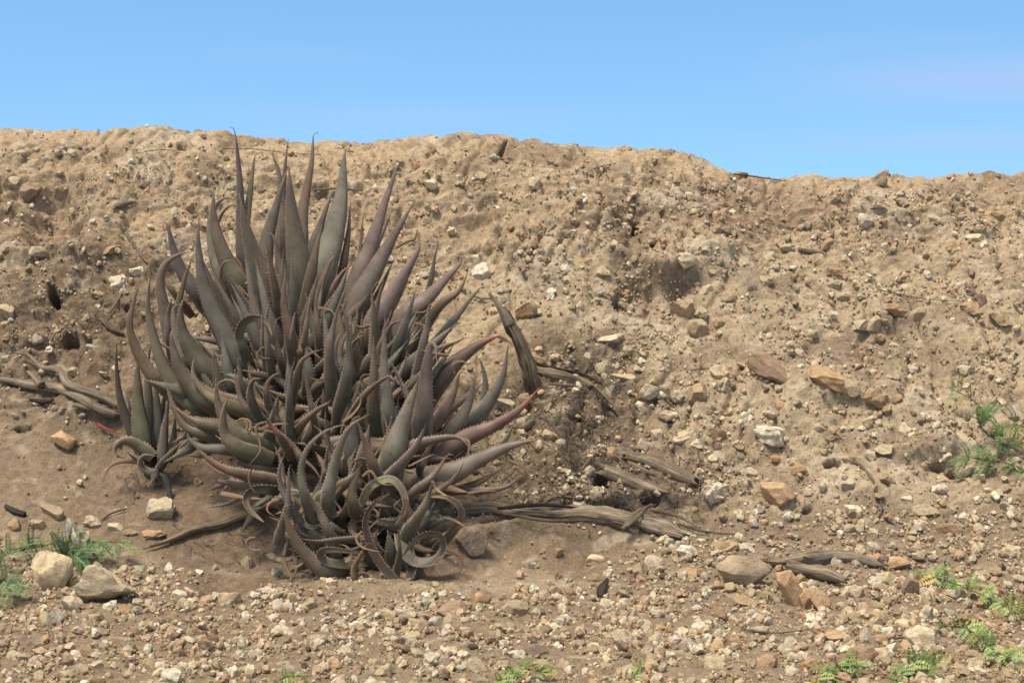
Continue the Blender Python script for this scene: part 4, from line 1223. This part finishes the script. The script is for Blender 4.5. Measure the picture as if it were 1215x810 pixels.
for k_, line in enumerate(LEAVES.split('\n')):
    q = line.split()
    pix = [tuple(map(float, s_.split(','))) for s_ in q[5:]]
    wpx, f_, t_, rl = map(float, q[1:5])
    curl = len(pix) >= 6 and rl >= 0.4
    hk = np.random.default_rng(k_ + 60)
    if not curl and hk.random() < 0.5:            # thin withered hook at the end of the leaf
        dx, dy = pix[-1][0] - pix[-2][0], pix[-1][1] - pix[-2][1]
        ln_ = math.hypot(dx, dy); an = math.atan2(dy, dx) + hk.choice((-1, 1)) * hk.uniform(0.5, 1.5); q_ = hk.uniform(4, 9)
        pix.append((pix[-1][0] + q_ * math.cos(an), pix[-1][1] + q_ * math.sin(an)))
    add_leaf(clump, clump_base, 'leaf', pix, wpx * (1.0 if curl else 1.24 if wpx >= 14 else 1.1), f_, t_ - f_ + 0.03, rl if k_ % 2 else -rl, q[0], k_, flip=curl, tipdry=0.13 if q[0] in 'br' else 0.08, taper=0.6 if curl else None, thin=0.7 if curl else 1.0)
for k_, line in enumerate(DRYS.split('\n')):
    q = line.split()
    pix = [tuple(map(float, s_.split(','))) for s_ in q[4:]]
    add_leaf(clump, clump_base, 'dried_leaf', pix, float(q[1]), float(q[2]), 0.02, 0.3, q[0], 500 + k_, teeth=False, thin=0.6)
# leaves deeper inside the clump, half in a dark tone painting its inner shade
rosettes = [(345, 470, 90, -95, 100, 24), (335, 530, 80, -110, 110, 20), (335, 425, 165, -110, 70, 34), (430, 470, 150, -65, 55, 38), (275, 480, 100, -170, 70, 16), (390, 600, 75, -90, 120, 24), (465, 615, 70, -80, 140, 22), (400, 520, 80, -90, 110, 16), (480, 550, 90, -30, 60, 14), (330, 560, 80, -190, 60, 14)]
gr = random.Random(8)
k_ = 0
inner = []
for cx0, cy0, r0, dirn, spread, n_ in rosettes:
    for _ in range(n_):
        an = R(dirn + gr.uniform(-1, 1) * spread)
        L = r0 * gr.uniform(0.55, 0.9)
        bx, by = cx0 + gr.uniform(-26, 26), cy0 + gr.uniform(-16, 22)
        bend = gr.uniform(-0.1, 0.25) * L
        tx, ty = bx + L * math.cos(an), by + L * math.sin(an)
        mx_, my_ = (bx + tx) / 2, (by + ty) / 2 + bend
        add_leaf(clump, clump_base, 'leaf', [(bx, by), (mx_, my_), (tx, ty - 0.25 * abs(bend))], gr.uniform(17, 29), gr.uniform(0.03, 0.14), gr.uniform(-0.04, 0.06), gr.uniform(-0.5, 0.5), gr.choice('odddbp'), 700 + k_, collect=inner if k_ % 2 else None)
        k_ += 1
v, f, c_ = merge([(v_, f_, q_) for v_, f_, q_, _ in inner])
tag(link('inner_leaves', mesh_np('inner_leaves', v, f, M_LEAF, c_, uv=np.vstack([q[3] for q in inner])), clump), kind='stuff')
# slim hooked leaves standing in front, and narrow coils at the foot
gr = random.Random(17)
for k_ in range(26):
    bx, by = gr.uniform(285, 500), gr.uniform(420, 600)
    if bx > 420 and by < 470: by += 60
    L = gr.uniform(45, 85); an = R(-90 + (bx - 385) * 0.30 + gr.uniform(-38, 38))
    side = gr.choice((-1, 1)); hookr = gr.uniform(0.1, 0.8)
    pix = [(bx, by)]
    for q in range(1, 6):
        an2 = an + side * hookr * (q / 5) ** 2
        pix.append((pix[-1][0] + L / 5 * math.cos(an2), pix[-1][1] + L / 5 * math.sin(an2)))
    add_leaf(clump, clump_base, 'leaf', pix, gr.uniform(9, 14), gr.uniform(0.12, 0.22), gr.uniform(-0.02, 0.05), gr.uniform(-0.5, 0.5), gr.choice('bboopgg'), 1500 + k_, tipdry=0.14)
for k_ in range(9):
    cx0, cy0 = gr.uniform(335, 520), gr.uniform(590, 672)
    r0 = gr.uniform(14, 28); a0 = gr.uniform(0, 6.28); sw = gr.choice((-1, 1)) * gr.uniform(2.4, 4.8); el = gr.uniform(0.5, 0.95)
    pix = [(cx0 + r0 * (1 - 0.25 * q / 8) * math.cos(a0 + sw * q / 8), min(694, cy0 + r0 * el * (1 - 0.25 * q / 8) * math.sin(a0 + sw * q / 8))) for q in range(9)]
    add_leaf(clump, clump_base, 'leaf', pix, gr.uniform(7, 11), gr.uniform(0.16, 0.27), gr.uniform(0.0, 0.05), gr.uniform(0.3, 0.6) * gr.choice((-1, 1)), gr.choice('boogn'), 1600 + k_, flip=gr.random() < 0.6, thin=0.6, taper=0.7, tipdry=0.15)
for k_ in range(38):                                # withered strands caught between the leaves
    bx, by = gr.uniform(250, 540), gr.uniform(330, 680)
    if bx < 300 and by > 600: continue
    an = gr.uniform(0, 6.28); pix = [(bx, by)]; cv = gr.uniform(-1.1, 1.1)
    for q in range(6):
        an += cv * gr.uniform(0.4, 1.2); pix.append((pix[-1][0] + 6 * math.cos(an), min(692, pix[-1][1] + 5 * math.sin(an))))
    add_leaf(clump, clump_base, 'dried_leaf', pix, gr.uniform(2.6, 4.6), gr.uniform(0.2, 0.29), 0.0, 0.3, gr.choice('tnn'), 1800 + k_, teeth=False, thin=0.5, taper=0.6)
# woody stems that carry the rosettes
for px, py, bx, by in ((340, 425, 350, 470), (440, 520, 430, 560), (395, 640, 400, 665), (465, 650, 462, 676), (300, 505, 330, 560)):
    g0, gn, gd = hit(bx, by)
    top = at(px, py, Y0(py) - 0.02)
    v, f, a = tube([g0 - gn * 0.05 - clump_base, (g0 + top) / 2 + np.array([0, -0.02, 0.0]) - clump_base, top - clump_base], [0.035, 0.03, 0.026], 14, 24, 0.3, px % 37)
    link('stem', mesh_np('stem', v, f, M_DARK, uv=a), clump)

# small aloe standing at the left of the clump
SMALL = """o 13 .02 .02 .1 166,538 152,502 142,470 138,432 139,402
o 25 .05 .05 .1 173,540 165,492 163,452 164,420
d 16 .01 .00 .1 180,540 177,482 175,440 179,398
d 15 .03 .03 .2 186,540 188,500 185,462 187,436
g 13 .07 .07 .2 192,550 195,512 198,490 201,470
o 18 .08 .10 .4 182,542 160,526 146,523 136,532 139,543
d 11 .08 .10 .2 186,560 200,541 216,524
d 13 .08 .08 .1 188,560 198,574 204,597
g 9 .10 .12 .5 186,560 172,557 166,548 172,540 186,541
b 12 .03 .02 .2 198,545 207,532 214,518
n 8 .06 .06 .3 168,548 150,546 132,552 121,572
g 13 .10 .10 .1 182,556 183,566 178,575
d 14 .00 .00 .1 190,540 192,490 198,455
d 13 .02 .02 .2 200,548 206,520 208,490
d 13 .00 .00 .2 172,540 158,505 152,470
n 6 .06 .06 .3 170,550 158,542 150,536"""
sbase = hit(182, 562)[0]
small = empty('aloe_plant', sbase)
tag(small, 'small dark green aloe standing apart left of the big clump', 'aloe')
yb_s = sbase[1] - 0.02
for k_, line in enumerate(SMALL.split('\n')):
    q = line.split()
    pix = [tuple(map(float, s_.split(','))) for s_ in q[5:]]
    add_leaf(small, sbase, 'leaf' if q[0] != 'n' else 'dried_leaf', pix, float(q[1]), float(q[2]), float(q[3]) - float(q[2]) + 0.02, float(q[4]) * (1 if k_ % 2 else -1), q[0], 900 + k_, ybase=yb_s, teeth=q[0] != 'n')
v, f, a = tube([sbase + np.array([0, 0.03, -0.05]) - sbase, np.array([0, 0, 0.02]), np.array([0, -0.02, 0.07])], [0.03, 0.028, 0.024], 12, 14, 0.3, 5)
link('stem', mesh_np('stem', v, f, M_DARK, uv=a), small)
# shed red leaf tip
P = on_ground([(116, 502), (128, 508), (142, 516)], 0.012)
v, fc, c_, a_ = leaf_mesh(P - P[0], 0.012, 0.2, 'r', 31, teeth=False)
c_ = np.ones_like(c_) * np.array([0.30, 0.055, 0.035])
tag(link('dead_leaf', mesh_np('dead_leaf', v, fc, M_DRY, c_, uv=a_), loc=P[0]), 'shed red leaf tip on soil at the foot of the small aloe', 'leaf')

# ------------------------------------------------------------------ seedlings with feathery leaves
def pinna_mesh(npair, lw, ll, seed, wavy):
    g = np.random.default_rng(seed)
    V, Fq = [], []
    V += [[-0.006, 0, 0], [0.006, 0, 0], [0.003, 1, 0.0], [-0.003, 1, 0.0]]; Fq.append([0, 1, 2, 3])
    zc_ = lambda t: 0.10 * math.sin(math.pi * t) - 0.10 * t * t
    for i in range(npair):
        t = 0.06 + 0.92 * i / (npair - 1)
        sz = ll * (0.55 + 0.6 * math.sin(math.pi * min(1, 0.12 + 0.86 * t)))
        for s_ in (-1, 1):
            an = R(24 + g.uniform(-8, 8)); dz = g.uniform(-0.02, 0.07)
            dx, dy = s_ * math.cos(an), math.sin(an)
            b = len(V)
            V += [[0, t, zc_(t)], [dx * sz * 0.5 - dy * lw * s_, t + dy * sz * 0.5 + abs(dx) * lw * 0.6, zc_(t) + dz * 0.6], [dx * sz, t + dy * sz, zc_(t) + dz * 0.4], [dx * sz * 0.5 + dy * lw * s_, t + dy * sz * 0.5 - abs(dx) * lw, zc_(t) + dz * 0.6]]
            Fq.append([b, b + 1, b + 2, b + 3])
    return mesh_np('pinna', np.array(V), np.array(Fq), M_GREEN, smooth=False)
PIN = [pinna_mesh(17, 0.030, 0.16, k_, 0) for k_ in range(4)]
PINW = [pinna_mesh(7, 0.10, 0.34, 40 + k_, 0) for k_ in range(4)]

def seedling(label, stems, per, size_px, col, lift=0.03, seed=0, wide=False, rad=1.1, up=0.5):
    g = random.Random(seed)
    b0, _, d0 = hit(*stems[0][0])
    m = d0 / F
    root = empty('seedling', b0)
    tag(root, label, 'seedling', None)
    for st_ in stems:
        P = on_ground(st_, [0.004] + [lift] * 3)
        pts = catmull(P, 24)
        v, f, a = tube(P - b0, [rad * m, rad * m * 0.8, rad * m * 0.5], 6, 24, 0.1, seed)
        link('stem', mesh_np('stem', v, f, M_TWIG, uv=a), root)
        for k_ in range(per):
            t = (k_ + 0.6 + g.uniform(-0.3, 0.3)) / per
            p = pts[min(23, int(t * 23))]
            tg = pts[min(23, int(t * 23) + 1)] - pts[max(0, int(t * 23) - 1)]
            base_an = math.atan2(tg[2], tg[0])
            for s_ in range(g.choice((2, 3, 4, 5))):
                o = link('pinna', g.choice(PINW if wide else PIN), root)
                L = size_px * m * g.uniform(0.6, 1.1)
                o.scale = (L, L, L)
                an = base_an + (g.uniform(-1.5, 1.5) if not wide else g.uniform(-2.6, 2.6))
                d = Vector((math.cos(an), g.uniform(-0.75, -0.05), math.sin(an) * 0.75 + g.uniform(-0.25, up))).normalized()
                zax = Vector((g.uniform(-.4, .4), g.uniform(-0.9, -0.2), 0.75)).normalized()
                xax = d.cross(zax).normalized(); zax = xax.cross(d)
                mt = Matrix((xax, d, zax)).transposed()
                o.rotation_euler = mt.to_euler()
                o.location = p - b0
                b = g.uniform(0.75, 1.3)
                yl = 1.5 if g.random() < 0.15 else 1.0
                o.color = (col[0] * b * g.uniform(0.85, 1.25) * yl, col[1] * b, col[2] * b, 1)
    return root
BLUEG = (0.11, 0.185, 0.062); MIDG = (0.19, 0.255, 0.07); DKG = (0.115, 0.185, 0.05)
seedling('feathery blue-green seedling sprawling over the large tan boulder', [[(-20, 668), (30, 660), (75, 662), (115, 658), (150, 660)], [(70, 664), (85, 668), (100, 676)]], 9, 31, BLUEG, 0.05, 1)
seedling('feathery green seedling left of the rounded cream hollow stone', [[(-15, 690), (10, 672), (30, 664), (45, 662)], [(-15, 705), (5, 706), (20, 712)]], 7, 30, BLUEG, 0.05, 2)
seedling('leafy green seedling hanging over a dark burrow in the right slope', [[(1230, 545), (1195, 530), (1165, 512), (1140, 492), (1124, 470)], [(1225, 560), (1190, 555), (1160, 545), (1120, 535)], [(1230, 530), (1200, 520), (1185, 510)]], 7, 34, DKG, 0.065, 3)
seedling('trailing green seedling creeping from the rust-coloured oval stone', [[(1078, 680), (1105, 692), (1140, 706), (1170, 722), (1215, 742)]], 17, 18, MIDG, 0.03, 4, True)
seedling('low green seedling trailing down past the broad pale stone', [[(1120, 742), (1145, 758), (1170, 778), (1200, 800)]], 16, 18, MIDG, 0.03, 5, True)
seedling('small green sprout in gravel below the broad brown-red stone', [[(966, 806), (990, 800), (1025, 798)]], 9, 19, MIDG, 0.025, 6, True)
seedling('small green sprout in gravel in front of the broad pale stone', [[(1060, 806), (1080, 800), (1112, 800)]], 8, 19, MIDG, 0.025, 7, True)
seedling('tiny green sprout in gravel below the brown stone', [[(592, 810), (615, 804), (645, 806)]], 8, 18, MIDG, 0.02, 8, True)
seedling('tiny green sprout beside a cream stone on gravel', [[(752, 810), (758, 800), (762, 790)]], 3, 12, MIDG, 0.02, 9, True)
seedling('tiny green sprout beneath the orange horned stone', [[(322, 812), (340, 808), (362, 810)]], 4, 12, MIDG, 0.015, 10, True)
